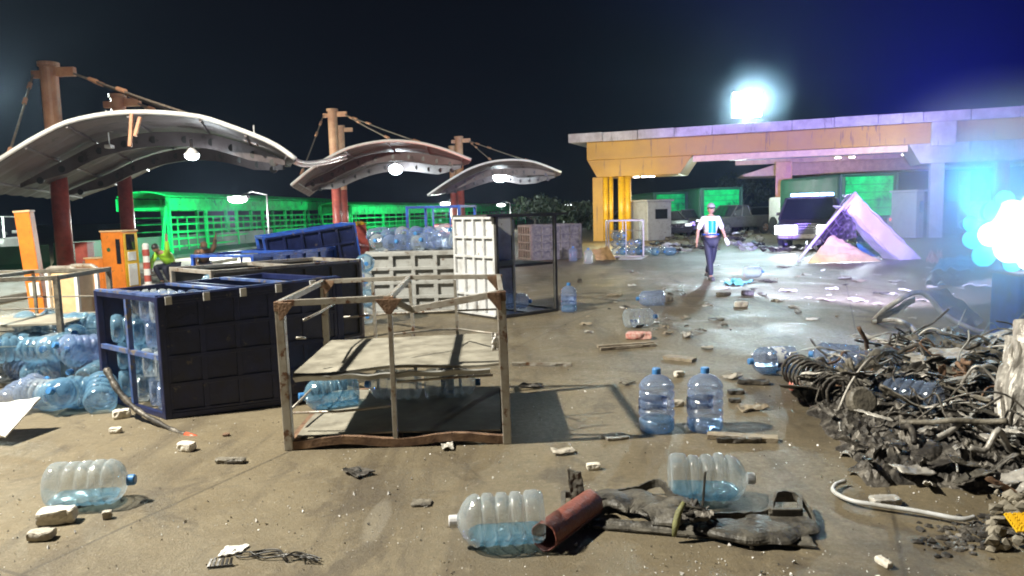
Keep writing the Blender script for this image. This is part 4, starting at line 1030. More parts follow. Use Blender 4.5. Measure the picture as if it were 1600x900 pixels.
booth(1022, 376, 'pale grey toll booth cabin behind the yellow columns')
booth(1428, 372, 'narrow white booth to the right of the bent panel', .55, 2.1)
#lamp('booth_light', G(1024, 400) + Vector((0, 0, 3)), 60, (1, .95, .9), .2)
# light unit at the right edge
def light_unit():
    g = G(1600, 548); t = thing('strobe_light_unit', 'blue mobile light unit at the right edge with lamp heads massed into a cyan flare', 'light unit', (g.x + .14, g.y + .3, 0))
    mb = MB(); mb.box((0.12, 0, .44), (.62, .5, .80)); mb.build('cabinet', M_blue, t, bevel=.03)
    mb = MB(); mb.box((.12, 0, .85), (.66, .54, .03)); mb.build('lid', M_red, t, bevel=.005)
    for x in (-.1, .34):
        for y in (-.18, .18): mb = MB(); mb.box((x, y, .02), (.06, .06, .04)); mb.build('foot', M_black, t)
    mb = MB(); mb.tube([(.1, 0, .85), (.1, 0, 1.7)], .03, 10); mb.bar((-.6, 0, 1.17), (.6, 0, 1.17), .04); mb.bar((-.6, 0, 1.45), (.6, 0, 1.45), .04); mb.build('mast', M_steel, t)
    rr_ = random.Random(6)
    heads = [(.10, 1.36, .27, 0), (-.18, 1.46, .21, 0), (-.20, 1.18, .20, 0), (.38, 1.50, .24, 0), (.34, 1.14, .23, 0), (.08, 1.62, .17, 0), (.05, 1.03, .16, 0), (-.40, 1.30, .15, 0), (-.36, 1.55, .12, 1), (-.55, 1.24, .11, 1), (-.44, 1.06, .12, 1), (-.20, 1.69, .10, 1), (-.10, .96, .10, 1), (.30, 1.76, .11, 1), (-.60, 1.42, .08, 1)]  # heads massed and coloured to draw the outline of the lamp flare
    for x, z, r_, cy in heads:
        y = -.05 - .06 * rr_.random() + (.10 if cy else 0); q = Matrix.Translation((x, y, z)) @ Euler((0, R(rr_.uniform(-12, 12)), 0)).to_matrix().to_4x4() @ Matrix.Rotation(R(90), 4, 'X')
        mb = MB(); mb.lathe([(.04, -.14), (r_ * .9, -.07), (r_, -.005)], 20, q); hd = mb.build('lamp_head', M_black, t, smooth=True)
        mb = MB(); mb.lathe([(r_ * 1.0, .0), (r_ * .96, r_ * .3), (r_ * .7, r_ * .62), (r_ * .35, r_ * .8), (.01, r_ * .85)], 24, q @ Matrix.Diagonal((rr_.uniform(.9, 1.15), rr_.uniform(.85, 1.1), 1, 1)))
        mb.build('lens', emat('flare_cyan_glow', (.02, .72, 1), 4) if cy else emat('flare_white_glow', (.70, .98, 1), 9), hd, smooth=True)
    return g
LG = light_unit()

# ------------------------------------------------------------------ people
def skin_mesh(J, E, sub=2, root=None):
    me = bpy.data.meshes.new('body'); ks = list(J); ix = {k: i for i, k in enumerate(ks)}
    me.from_pydata([J[k][0] for k in ks], [(ix[a], ix[b]) for a, b in E], [])
    o = bpy.data.objects.new('tmp', me); COL.objects.link(o)
    o.modifiers.new('s', 'SKIN'); s2 = o.modifiers.new('u', 'SUBSURF'); s2.levels = sub; s2.render_levels = sub
    for k in ks:
        v = me.skin_vertices[0].data[ix[k]]; r = J[k][1]; v.radius = (r, r) if not isinstance(r, tuple) else r
        v.use_root = (k == (root or ks[0]))
    dg = bpy.context.evaluated_depsgraph_get(); ev = o.evaluated_get(dg); m2 = bpy.data.meshes.new_from_object(ev)
    bpy.data.objects.remove(o); return m2
def person(label, loc, yaw, pose, cols, cap=True, glove=False, vest=True, scale=1.0, helmet=None):
    t = thing('person', label, 'person', loc, (0, 0, R(yaw))); t.scale = (scale,) * 3
    skin = mat('skin', (.42, .24, .16), (.36, .19, .12), .5, 0, 6, 0)
    J = {k: v for k, v in pose.items() if k not in ('face', 'up')}; V = lambda k: Vector(J[k][0])
    torso = [('pelvis', 'spine'), ('spine', 'chest'), ('chest', 'neck')]
    arms = [e for s in 'LR' for e in (('chest', 'sh' + s), ('sh' + s, 'el' + s), ('el' + s, 'wr' + s))]
    legs = [e for s in 'LR' for e in (('pelvis', 'hip' + s), ('hip' + s, 'kn' + s), ('kn' + s, 'an' + s), ('an' + s, 'to' + s))]
    # fingers
    F_ = []; 
    for s in 'LR':
        w = V('wr' + s); d = (w - V('el' + s)).normalized(); side = Vector((1, 0, 0)) if abs(d.x) < .8 else Vector((0, 1, 0)); fwd = d.cross(side).normalized()
        J['pa' + s] = (w + d * .075, .032); F_.append(('wr' + s, 'pa' + s))
        for k in range(4):
            o_ = fwd * (-.03 + .02 * k); ln = (.075, .085, .08, .062)[k]
            J['f%d%s' % (k, s)] = (w + d * .10 + o_, .0095); J['g%d%s' % (k, s)] = (w + d * (.10 + ln * .5) + o_ * 1.1, .009); J['h%d%s' % (k, s)] = (w + d * (.10 + ln) + o_ * 1.05 + side * (-.012 if s == 'R' else .012), .007)
            F_ += [('pa' + s, 'f%d%s' % (k, s)), ('f%d%s' % (k, s), 'g%d%s' % (k, s)), ('g%d%s' % (k, s), 'h%d%s' % (k, s))]
        J['t0' + s] = (w + d * .04 + fwd * -.045, .011); J['t1' + s] = (w + d * .085 + fwd * -.062, .009); F_ += [('wr' + s, 't0' + s), ('t0' + s, 't1' + s)]
    J['head0'] = (V('neck') + (V('neck') - V('chest')).normalized() * .07, .05)
    me = skin_mesh(J, torso + arms + legs + F_ + [('neck', 'head0')], 1, 'pelvis')
    bm = bmesh.new(); bm.from_mesh(me)
    hd = V('neck') + (V('neck') - V('chest')).normalized() * .07; face = Vector(pose['face'][0]).normalized() if 'face' in pose else Vector((0, -1, 0))
    upv = (V('neck') - V('chest')).normalized(); 
    if 'up' in pose: upv = Vector(pose['up'][0]).normalized()
    face = (face - upv * face.dot(upv)).normalized(); rt = face.cross(upv).normalized()
    Hm = Matrix((rt, face, upv)).transposed().to_4x4(); Hm.translation = hd + upv * .085 + face * .012
    res = bmesh.ops.create_uvsphere(bm, u_segments=24, v_segments=18, radius=1)
    for v in res['verts']:
        c = v.co.copy(); x, y, z = c
        k = 1 - .22 * max(0, -z) ** 1.5
        p = Vector((x * .076 * k, y * .094 * (1 - .12 * max(0, -z)), z * .118))
        if y > .6 and abs(x) < .22 and -.35 < z < .12: p.y += .022 * (1 - abs(x) / .22) * (1 - abs(z + .2) / .4 if abs(z + .2) < .4 else 0)   # nose
        if y > .5 and .1 < z < .3 and .2 < abs(x) < .55: p.y -= .008
        v.co = Hm @ p
    for s in (-1, 1):
        r2 = bmesh.ops.create_uvsphere(bm, u_segments=8, v_segments=6, radius=1)
        for v in r2['verts']: v.co = Hm @ Vector((v.co.x * .008 + s * .077, v.co.y * .018 - .005, v.co.z * .03 - .005))
    bm.to_mesh(me); bm.free(); me.materials.clear(); me.materials.append(skin)
    for p in me.polygons: p.use_smooth = True
    b = bpy.data.objects.new('body', me); COL.objects.link(b); b.parent = t
    for s in (-1, 1):
        mb = MB(); mb.ico(Hm @ Vector((s * .03, .083, .02)), .010, 2); mb.build('eye', M_glass, b, smooth=True)
    mb = MB(); mb.box(Hm @ Vector((0, .088, -.055)), (.045, .008, .009), Hm.to_3x3()); mb.build('mouth', mat('lips', (.3, .12, .1), None, .5), b)
    mb = MB(); mb.grid(lambda u, v: Hm @ Vector((.083 * math.cos(u * 6.283) * math.cos(v * 1.45), (.101 * math.sin(u * 6.283)) * math.cos(v * 1.45) - .006, .02 + .112 * math.sin(v * 1.45) + (.0 if math.sin(u * 6.283) > .3 else -.03 * (1 - v)))), 24, 8); mb.build('hair', M_black, b, smooth=True, solid=.004)
    def cloth(nm, keys_r, edges, m, sub=2, root=None):
        JJ = {k: (Vector(J[k][0]) if len(v) == 1 else Vector(v[1]), v[0]) for k, v in keys_r.items()}
        m2 = skin_mesh(JJ, edges, sub, root); m2.materials.clear(); m2.materials.append(m)
        for p in m2.polygons: p.use_smooth = True
        o = bpy.data.objects.new(nm, m2); COL.objects.link(o); o.parent = t; return o
    r = lambda k, a=.014: ((J[k][1] if not isinstance(J[k][1], tuple) else J[k][1][0]) + a,)
    slv = {}
    for s in 'LR':
        e = V('el' + s).lerp(V('wr' + s), .92 if cols.get('long') else -.05 if False else .0); slv['el' + s] = (J['el' + s][1] + .02, e)
    sk = {'pelvis': r('pelvis', .012), 'spine': r('spine'), 'chest': r('chest'), 'neck': (J['neck'][1] + .014, V('neck') - (V('neck') - V('chest')) * .25), 'shL': r('shL', .016), 'shR': r('shR', .016)}
    sk.update(slv); ed = torso + [('chest', 'shL'), ('chest', 'shR'), ('shL', 'elL'), ('shR', 'elR')]
    if cols.get('long'):
        for s in 'LR': sk['el' + s] = (J['el' + s][1] + .018,); sk['wr' + s] = (J['wr' + s][1] + .016, V('wr' + s)); ed = ed + [('el' + s, 'wr' + s)]
    cloth('shirt', sk, ed, cols['shirt'], 2, 'pelvis')
    tk = {'pelvis': r('pelvis', .018)}; te = []
    for s in 'LR':
        tk['hip' + s] = r('hip' + s, .016); tk['kn' + s] = r('kn' + s, .02); tk['an' + s] = (J['an' + s][1] + .026,)
        te += [('pelvis', 'hip' + s), ('hip' + s, 'kn' + s), ('kn' + s, 'an' + s)]
        a, b2 = V('an' + s), V('to' + s)
        mb = MB(); dd = (b2 - a); dd.z = 0; dd = dd.normalized() if dd.length > .01 else Vector((0, -1, 0)); sd = Vector((-dd.y, dd.x, 0)); z = min(a.z, b2.z)
        M3 = Matrix((sd, dd, Vector((0, 0, 1)))).transposed()
        mb.box(a + dd * .06 + Vector((0, 0, -.045)), (.10, .27, .09), M3, .8); mb.build('shoe', cols['shoe'], t, bevel=.025)
    cloth('trousers', tk, te, cols['trousers'], 2, 'pelvis')
    if vest:
        vk = {'spine': (r('spine', .026)[0], V('pelvis').lerp(V('spine'), .55)), 'chest': r('chest', .024), 'neck': (J['neck'][1] + .02, V('chest').lerp(V('neck'), .55)), 'shL': (r('shL', .022)[0], V('chest').lerp(V('shL'), .75)), 'shR': (r('shR', .022)[0], V('chest').lerp(V('shR'), .75))}
        cloth('vest', vk, [('spine', 'chest'), ('chest', 'neck'), ('chest', 'shL'), ('chest', 'shR')], cols['vest'], 2, 'chest')
        if cols.get('panel'):
            c0 = V('pelvis').lerp(V('spine'), .75); c1 = V('chest').lerp(V('neck'), .25)
            mb = MB(); mb.grid(lambda u, v: c0.lerp(c1, v) + Vector(((u - .5) * .17, -.163 + .05 * (u - .5) ** 2 * 4 - .0 , 0)), 6, 6); mb.build('vest_panel', cols['panel'], t, solid=.01)
            mb = MB(); mb.tube([V('pelvis') + Vector((.185 * math.cos(a), .17 * math.sin(a), .10)) for a in [k * math.pi / 8 for k in range(17)]], .022, 6); mb.build('belt', M_blue, t)
    if glove:
        w = V('wrR'); d = (w - V('elR')).normalized(); mb = MB(); mb.tube([w - d * .02, w + d * .04, w + d * .1, w + d * .16], [.035, .045, .047, .03], 10); mb.build('glove', M_white, t, smooth=True)
    if cap:
        mb = MB(); mb.grid(lambda u, v: Hm @ Vector((.09 * math.cos(u * 6.283) * math.cos(v * 1.5), .106 * math.sin(u * 6.283) * math.cos(v * 1.5) - .002, .04 + .1 * math.sin(v * 1.5))), 24, 8)
        cp = mb.build('cap', cols['cap'], t, smooth=True, solid=.006)
        mb = MB(); mb.grid(lambda u, v: Hm @ Vector(((u - .5) * .15, .085 + .09 * v * (1 - (2 * u - 1) ** 2 * .5), .045 - .03 * v)), 8, 4); mb.build('visor', M_black, cp, solid=.006)
    return t
walk = {'pelvis': ((0, 0, .95), .135), 'spine': ((0, .0, 1.13), .13), 'chest': ((0, 0, 1.33), .145), 'neck': ((0, -.01, 1.48), .052),
        'shL': ((-.18, 0, 1.41), .062), 'shR': ((.18, 0, 1.41), .062), 'elL': ((-.285, .02, 1.15), .044), 'elR': ((.27, -.03, 1.15), .044),
        'wrL': ((-.335, -.06, .93), .030), 'wrR': ((.33, -.09, .94), .030),
        'hipL': ((-.09, 0, .90), .095), 'hipR': ((.09, 0, .90), .095), 'knL': ((-.055, -.10, .50), .062), 'knR': ((.06, .06, .49), .062),
        'anL': ((-.03, -.12, .09), .040), 'anR': ((.02, .30, .14), .040), 'toL': ((-.04, -.28, .035), .032), 'toR': ((.02, .18, .045), .032)}
navyc = mat('navy_trousers', (.022, .024, .05), (.015, .016, .03), .8, 0, 8, .2)
wc = dict(shirt=mat('white_shirt', (.78, .76, .78), (.66, .64, .67), .8, 0, 5, .2), trousers=navyc, shoe=M_black, vest=mat('pale_reflective_vest', (.62, .56, .70), (.5, .44, .58), .5, 0, 6, .2), panel=mat('vest_blue_panel', (.01, .32, .80), (.01, .26, .7), .5, 0, 6, 0), cap=mat('grey_cap', (.30, .29, .28), (.2, .2, .19), .8, 0, 8, .2))
g = G(1110, 437)
person('person in white shirt, blue-panelled vest, cap and navy trousers walking towards the camera', (g.x, g.y, 0), 4, walk, wc, True, True)
crouch = {'pelvis': ((0, .10, .48), .13), 'spine': ((0, .0, .66), .125), 'chest': ((0, -.18, .80), .14), 'neck': ((0, -.32, .88), .052), 'face': ((0, -1, -.2),), 'up': ((0, -.5, .85),),
          'shL': ((-.18, -.22, .84), .06), 'shR': ((.18, -.22, .84), .06), 'elL': ((-.24, -.36, .60), .044), 'elR': ((.26, -.30, .95), .044), 'wrL': ((-.15, -.5, .42), .03), 'wrR': ((.30, -.34, 1.18), .03),
          'hipL': ((-.1, .08, .45), .09), 'hipR': ((.1, .08, .45), .09), 'knL': ((-.16, -.34, .48), .06), 'knR': ((.16, -.36, .46), .06), 'anL': ((-.13, -.14, .09), .04), 'anR': ((.13, -.14, .09), .04), 'toL': ((-.13, -.3, .035), .03), 'toR': ((.13, -.3, .035), .03)}
lime = mat('lime_vest', (.42, .85, .06), (.35, .7, .05), .6, 0, 6, .1)
brown = mat('brown_jacket', (.16, .09, .05), (.1, .06, .04), .8, 0, 6, .2)
p_ = G(256, 438)
person('person in a lime high-visibility vest crouching with a raised hand by the green barrier', (p_.x + .75, p_.y - 1.2, 0), -20, crouch, dict(shirt=lime, trousers=navyc, shoe=M_black, vest=lime, cap=lime, long=True), False)
person('person in a dark brown jacket crouching next to the lime vest', (p_.x + 1.6, p_.y - 1.0, 0), 25, crouch, dict(shirt=brown, trousers=navyc, shoe=M_black, vest=brown, cap=brown, long=True), True)
step = dict(walk); step.update({'knL': ((.10, -.16, .52), .062), 'anL': ((.22, -.16, .1), .04), 'toL': ((.30, -.27, .035), .032), 'knR': ((-.14, .0, .50), .062), 'anR': ((-.32, .02, .09), .04), 'toR': ((-.40, -.10, .035), .032)})
g = G(1556, 447); person('person in dark clothes standing behind the blinding lamp cluster', (g.x + .3, g.y, 0), 10, step, dict(shirt=navyc, trousers=navyc, shoe=M_black, vest=navyc, cap=M_black, long=True), True, scale=.98)

# ------------------------------------------------------------------ bent white panel (tent shape) and what lies in it
def folded_panel():
    a = G(1246, 411); pk = D(1336, 303, a.y + .1); b = G(1432, 404); b.y = a.y + .15; o = Vector((a.x, a.y, 0))
    t = thing('folded_sheet_metal', 'big white vehicle panel folded into a tent shape, resting on its two edges', 'vehicle panel', o)
    A, P_, B = a - o, pk - o, b - o
    B = Vector((B.x, .25, .0)); w = Vector((.28, .55, 0))
    # right limb: deep white channel
    n = (B - P_).normalized(); dn = Vector((n.z, 0, -n.x)); 
    mb = MB()
    def limb(u, v):
        p = P_.lerp(B, u); ww = .62 + .12 * u
        prof = [(0, .0, 0), (0, .02, .02), (.62, .04, .04), (.70, .06, .0), (.72, .34, -.02)]
        x = v * 4; i = min(int(x), 3); k = x - i; q0, q1 = prof[i], prof[i + 1]
        off = q0[0] + (q1[0] - q0[0]) * k; dy = q0[1] + (q1[1] - q0[1]) * k
        return p + dn * (-off * ww) * -1 + Vector((0, dy * 2.2, 0)) + Vector((.04 * mnoise.noise(Vector((u * 9, v * 5, 4))), .16 * mnoise.noise(Vector((u * 4, v * 3, 2))), .06 * mnoise.noise(Vector((u * 7, v * 2, 7)))))
    mb.grid(limb, 26, 12); mb.build('skin_sheet', M_white, t, solid=.03, smooth=False)
    mb = MB(); mb.grid(lambda u, v: P_.lerp(B, u) + Vector((.0, .05 + v * .75, .02 - .05 * v)), 20, 6); mb.build('inner_return', M_purple, t, solid=.02)
    mb = MB(); mb.tube([P_ + Vector((.02, 0, .04)), A.lerp(P_, .5) + Vector((-.03, 0, .03)), A + Vector((0, 0, .04))], .045, 8); mb.build('edge_rail', M_white, t, smooth=True)
    mb = MB(); mb.tube([P_ + Vector((.04, .55, -.02)), A.lerp(P_, .45) + Vector((.14, .4, 0)), A + Vector((.18, .45, .03))], .03, 8); mb.tube([A + Vector((.25, .05, .35)), A + Vector((.45, .5, .6))], .03, 6); mb.build('edge_rail', M_steel, t, smooth=True)
    mb = MB(); mb.grid(lambda u, v: A.lerp(P_, .42 + .5 * u) + Vector((.1 + .2 * v, .1 + .5 * v, -.1 - .15 * v)), 10, 5); mb.build('shade_sheet', M_soot, t, solid=.015)  # dark sheet added for the shade behind the left limb
    def shade_fn(u, v):
        p = P_.lerp(A, .12 + .62 * u).lerp(P_.lerp(B, .10 + .45 * u), v * .62) + Vector((.05, .35, -.06)); q = Vector((u * 4, v * 5, 3)); return p + Vector((.12 * mnoise.noise(q), .22 * mnoise.noise(q + Vector((5, 0, 0))), .12 * mnoise.noise(q + Vector((0, 5, 0)))))
    mb = MB(); mb.grid(shade_fn, 18, 14); mb.build('shade_sheet', M_char, t, solid=.01)  # crumpled dark sheet added where the fold opens into shade
    for k in range(5):
        mb = MB(); q = A.lerp(P_, .25 + .13 * k); mb.tube([q, q + Vector((.22, .2, -.12 - .03 * k)), q + Vector((.34 + .05 * k, .4, -.3))], .014, 6); mb.build('bent_rib', M_steel, t)
folded_panel()
def sheet(label, cat, name, m, corners, amp=.04, thick=.012, n=14, seed=1, group=None):
    c = [Vector(x) for x in corners]; o = sum(c, Vector()) / 4; o.z = 0; mb = MB()
    def fn(u, v):
        p = c[0].lerp(c[1], u).lerp(c[3].lerp(c[2], u), v) - o
        k = amp * mnoise.noise(Vector((u * 3 + seed, v * 3, seed))); p += Vector((k * .4, k * .4, abs(k))); p.z = max(p.z, thick / 2 + .002); return p
    mb.grid(fn, n, n); ob = mb.build(name, m, None, solid=thick, loc=o); return tag(ob, label, cat, group)
a, b = G(1262, 412), G(1376, 409)
sheet('cream board lying folded under the tent-shaped white panel', 'board', 'cream_board', M_creamcard, [a, b, D(1330, 384, b.y + .6), D(1300, 368, a.y + .5)], .12, .02)
a, b = G(1345, 400), G(1412, 400); sheet('light blue tarpaulin under the tent-shaped white panel', 'tarpaulin', 'tarpaulin', M_tarp, [a, b, D(1398, 379, a.y + 1), D(1338, 381, a.y + 1)], .12)
a, b = G(1338, 388), G(1370, 388); sheet('crumpled deep blue plastic sheet behind the cream board', 'plastic sheet', 'plastic_sheet', M_blue, [a, b, D(1362, 372, a.y + .6), D(1338, 372, a.y + .6)], .2)
a, b = G(1455, 425), G(1520, 425); sheet('pale blue sheet lying left of the lamp cluster', 'plastic sheet', 'plastic_sheet', M_tarp, [a, b, D(1530, 404, b.y + 1), D(1470, 406, a.y + 1)], .2, seed=4)
sheet('dark sheet scrap lying on the lilac-lit ground', 'metal scrap', 'metal_scrap', M_darkpanel, [G(1445, 446), G(1500, 450), G(1505, 436), G(1450, 432)], .22, seed=5)
sheet('white sheet lying under the feet of the person at the right', 'paper sheet', 'paper_sheet', M_white, [G(1503, 448), G(1578, 450), G(1560, 441), G(1525, 438)], .10, seed=6)
sheet('small pinkish cloth at the right foot of the tent-shaped panel', 'cloth', 'cloth_scrap', M_cloth, [G(1448, 412), G(1472, 414), G(1470, 402), G(1450, 400)], .5, seed=7)
# white board at the left edge
sheet('white board propped over the bottles at the left edge', 'board', 'white_board', M_white, [D(-30, 672, 5.6), D(8, 684, 5.55), D(64, 622, 6.0), D(-10, 634, 6.0)], .03, .015)
a = G(932, 407); sheet('folded orange-brown cardboard in front of the distant crate', 'cardboard', 'cardboard_sheet', M_card, [a, G(962, 406), D(950, 385, a.y + .5), D(925, 392, a.y + .3)], .1, .02)
sheet('flat white board on the ground before the distant crate', 'board', 'white_board', M_white, [G(966, 406), G(1003, 405), G(1014, 399), G(972, 399)], .05)
sheet('teal plastic bag lying by the walking person', 'plastic bag', 'plastic_bag', M_teal, [G(1130, 446), G(1160, 447), G(1178, 440), G(1145, 439)], .25, .006, seed=8)

# ------------------------------------------------------------------ burnt wreckage at the lower right
def crumple(fn, amp, f, seed):
    def g(u, v):
        p = Vector(fn(u, v)); q = Vector((u * f, v * f, seed))
        n = Vector((mnoise.noise(q), mnoise.noise(q + Vector((9, 0, 0))), mnoise.noise(q + Vector((0, 9, 0)))))
        r = abs(mnoise.noise(q * 2.3 + Vector((3, 3, 3))))
        return p + n * amp + Vector((0, 0, r * amp * .7))
    return g
def bent_strip(name, label, cat, pts, w, m, seed=0, thick=.006, lift=None, channel=True, group=None):
    """a flat or channel-shaped strip that follows bent points, standing on the ground where its points do"""
    P_ = interp([Vector(p) for p in pts], 18); o = P_[0].copy(); o.z = 0; P_ = [p - o for p in P_]
    mb = MB(); rnd = random.Random(seed)
    def fn(u, v):
        x = u * 18; i = min(int(x), 17); p = P_[i].lerp(P_[i + 1], x - i); tdir = (P_[i + 1] - P_[i]).normalized()
        s = tdir.cross(Vector((0, 0, 1))); s = s.normalized() if s.length > .1 else Vector((1, 0, 0)); nn = s.cross(tdir)
        tw = .9 * mnoise.noise(Vector((u * 2, seed, 0))); s2 = s * math.cos(tw) + nn * math.sin(tw); n2 = nn * math.cos(tw) - s * math.sin(tw)
        ww = w * (1 + .3 * mnoise.noise(Vector((u * 5, seed, 4)))); k = (v - .5) * 2
        q = p + s2 * (k * ww / 2) + (n2 * (-abs(k) ** 3 * ww * .35) if channel else Vector()) + Vector((0, 0, .012 * mnoise.noise(Vector((u * 12, v * 3, seed)))))
        return q
    mb.grid(fn, 44, 6); ob = mb.build(name, m, None, solid=thick, loc=o); return tag(ob, label, cat, group)
def X(px, py, Y): return D(px, py, Y)
# main heap: one thing
hb = G(1480, 640); hb.z = 0
W_ = thing('burnt_wreckage', 'heap of burnt truck wreckage with tangled charred metal at the lower right', 'wreckage', hb)
rnd = random.Random(31)
def heap_h(x, y):
    return max(0, .10 + (.16 if y > cy_ else .16 * max(0, 1 - (cy_ - y) / .6)) + .18 * mnoise.noise(Vector((x * 1.1, y * 1.3, 5))) + .12 * mnoise.noise(Vector((x * 4, y * 4, 1))))
corners = [G(1236, 612), G(1270, 590), G(1390, 552), G(1660, 560), G(1660, 790), G(1480, 765), G(1345, 752), G(1290, 676)]
cx_, cy_ = hb.x, hb.y
def inside(x, y):
    c = False; n_ = len(corners); j = n_ - 1
    for i in range(n_):
        a, b = corners[i], corners[j]
        if (a.y > y) != (b.y > y) and x < (b.x - a.x) * (y - a.y) / (b.y - a.y) + a.x: c = not c
        j = i
    return c
xs = [c.x for c in corners]; ys = [c.y for c in corners]
def rpt():
    while True:
        x, y = rnd.uniform(min(xs), max(xs)), rnd.uniform(min(ys), max(ys))
        if inside(x, y): return x, y
# the low charred mass
mb = MB()
def edge_dist(x, y):
    m = 9
    for i in range(len(corners)):
        a, b = corners[i].xy, corners[(i + 1) % len(corners)].xy; d = b - a; k = max(0, min(1, (Vector((x, y)) - a).dot(d) / d.length_squared)); m = min(m, (Vector((x, y)) - a - d * k).length)
    return m if inside(x, y) else -m
NX, NY = 150, 150
gv = {}
for i in range(NX + 1):
    for j in range(NY + 1):
        x = min(xs) + (max(xs) - min(xs)) * i / NX; y = min(ys) + (max(ys) - min(ys)) * j / NY
        e = edge_dist(x, y) + .18 * mnoise.noise(Vector((x * 3, y * 3, 0)))
        h = min(1, max(0, e / .45)) * heap_h(x, y) * .5 + (.07 * abs(mnoise.noise(Vector((x * 11, y * 11, 3)))) + .06 * abs(mnoise.noise(Vector((x * 26, y * 26, 3)))) + .012 * abs(mnoise.noise(Vector((x * 60, y * 60, 3))))) * min(1, max(0, e / .1))
        gv[i, j] = (mb.bm.verts.new((x - hb.x, y - hb.y, h if e > 0 else -.02)), e)
for i in range(NX):
    for j in range(NY):
        q = [gv[i, j], gv[i + 1, j], gv[i + 1, j + 1], gv[i, j + 1]]
        if any(a[1] > 0 for a in q): mb.bm.faces.new([a[0] for a in q])
bmesh.ops.delete(mb.bm, geom=[v for v in mb.bm.verts if not v.link_faces], context='VERTS')
o = mb.build('charred_mass', M_char, W_)
for k in range(99):   # crumpled sheets, each one a part
    x, y = rpt(); z = heap_h(x, y) * .8 * min(1, edge_dist(x, y) / .5 + .2) + .04; s = rnd.uniform(.05, .13) * (1.5 if y > cy_ and k % 2 else 1); a = rnd.uniform(0, 6.28); ti = rnd.uniform(-.4, .4)
    E_ = Euler((ti, rnd.uniform(-.35, .35), a)).to_matrix(); ar = rnd.choice([.12, .18, .3, .6, .9]); s *= 1.6 if ar < .35 else 1
    c = Vector((x - hb.x, y - hb.y, z + s * .25))
    mb = MB(); mb.grid(crumple(lambda u, v: c + E_ @ Vector(((u - .5) * 2 * s, (v - .5) * 2 * s * ar, .0)), s * .26, 1.3, k * 3.1), 16, 10)
    mb.build('crumpled_sheet', rnd.choice([M_char, M_char, M_char, M_ash, M_soot, M_burnt]), W_, solid=.006, smooth=k % 2 == 0)
for k in range(52):   # twisted bars and pipes
    x, y = rpt(); z = heap_h(x, y) * .8 * min(1, edge_dist(x, y) / .5 + .2); L_ = rnd.uniform(.2, .8); a = rnd.uniform(0, 6.28); rnd_t = rnd.uniform(-.3, .5); pts = []
    for i in range(5):
        u = i / 4 - .5; pts.append((x - hb.x + math.cos(a) * L_ * u + rnd.uniform(-.03, .03), y - hb.y + math.sin(a) * L_ * u + rnd.uniform(-.03, .03), max(.03, z + .06 + (rnd_t * u) + rnd.uniform(-.03, .06) + (.15 if i in (2,) else 0) * rnd.random())))
    mb = MB(); r_ = rnd.choice([.006, .008, .012, .02]); mb.tube(interp(pts, 14), r_, 7); mb.build('twisted_bar', rnd.choice([M_char, M_char, M_char, M_soot, M_ash, M_rust]), W_, smooth=True)
for k in range(44):   # torn pale strips
    x, y = rpt(); z = heap_h(x, y) * .8 + .06; a = rnd.uniform(-.5, .9) + (1.6 if k % 4 == 0 else 0); L_ = rnd.uniform(.3, .8); up_ = rnd.uniform(-.1, .35)
    c = Vector((x - hb.x, y - hb.y, z)); w_ = rnd.uniform(.02, .05); bd = rnd.uniform(-.25, .25); kk = rnd.uniform(.3, .7)
    def fn(u, v, c=c, a=a, L_=L_, up_=up_, w_=w_, bd=bd, kk=kk, k=k):
        t_ = u - .5; bend = bd * max(0, u - kk) ; px_ = L_ * t_
        return c + Vector((math.cos(a) * px_ - math.sin(a) * (bend + (v - .5) * w_), math.sin(a) * px_ + math.cos(a) * (bend + (v - .5) * w_), up_ * L_ * (1 - abs(u - kk) * 2) * .5 + .02 * mnoise.noise(Vector((u * 6, v, k))) + w_ * .5 * abs(v - .5)))
    mb = MB(); mb.grid(fn, 22, 4); mb.build('torn_strip', rnd.choice([M_ash, M_greypanel, M_ash]), W_, solid=.006)
for k in range(13):   # rods springing up out of the heap in arcs
    x, y = rpt(); y = max(y, cy_ - .2) if k % 3 else y; a = rnd.uniform(-.8, .8); L_ = rnd.uniform(.35, .9); H_ = rnd.uniform(.25, .60)
    c = Vector((x - hb.x, y - hb.y, .03)); pts = [c + Vector((math.cos(a) * L_ * q + rnd.uniform(-.03, .03), math.sin(a) * L_ * q + rnd.uniform(-.03, .03), H_ * (q ** .6 if k % 2 else math.sin(math.pi * min(1, q * rnd.uniform(.7, 1.0)))) * rnd.uniform(.75, 1) + rnd.uniform(0, .04))) for q in (0, .25, .5, .75, 1)]
    mb = MB(); mb.tube(interp(pts, 18), rnd.choice([.005, .007, .011]), 7); mb.build('twisted_bar', rnd.choice([M_ash, M_ash, M_char, M_greypanel]), W_, smooth=True)
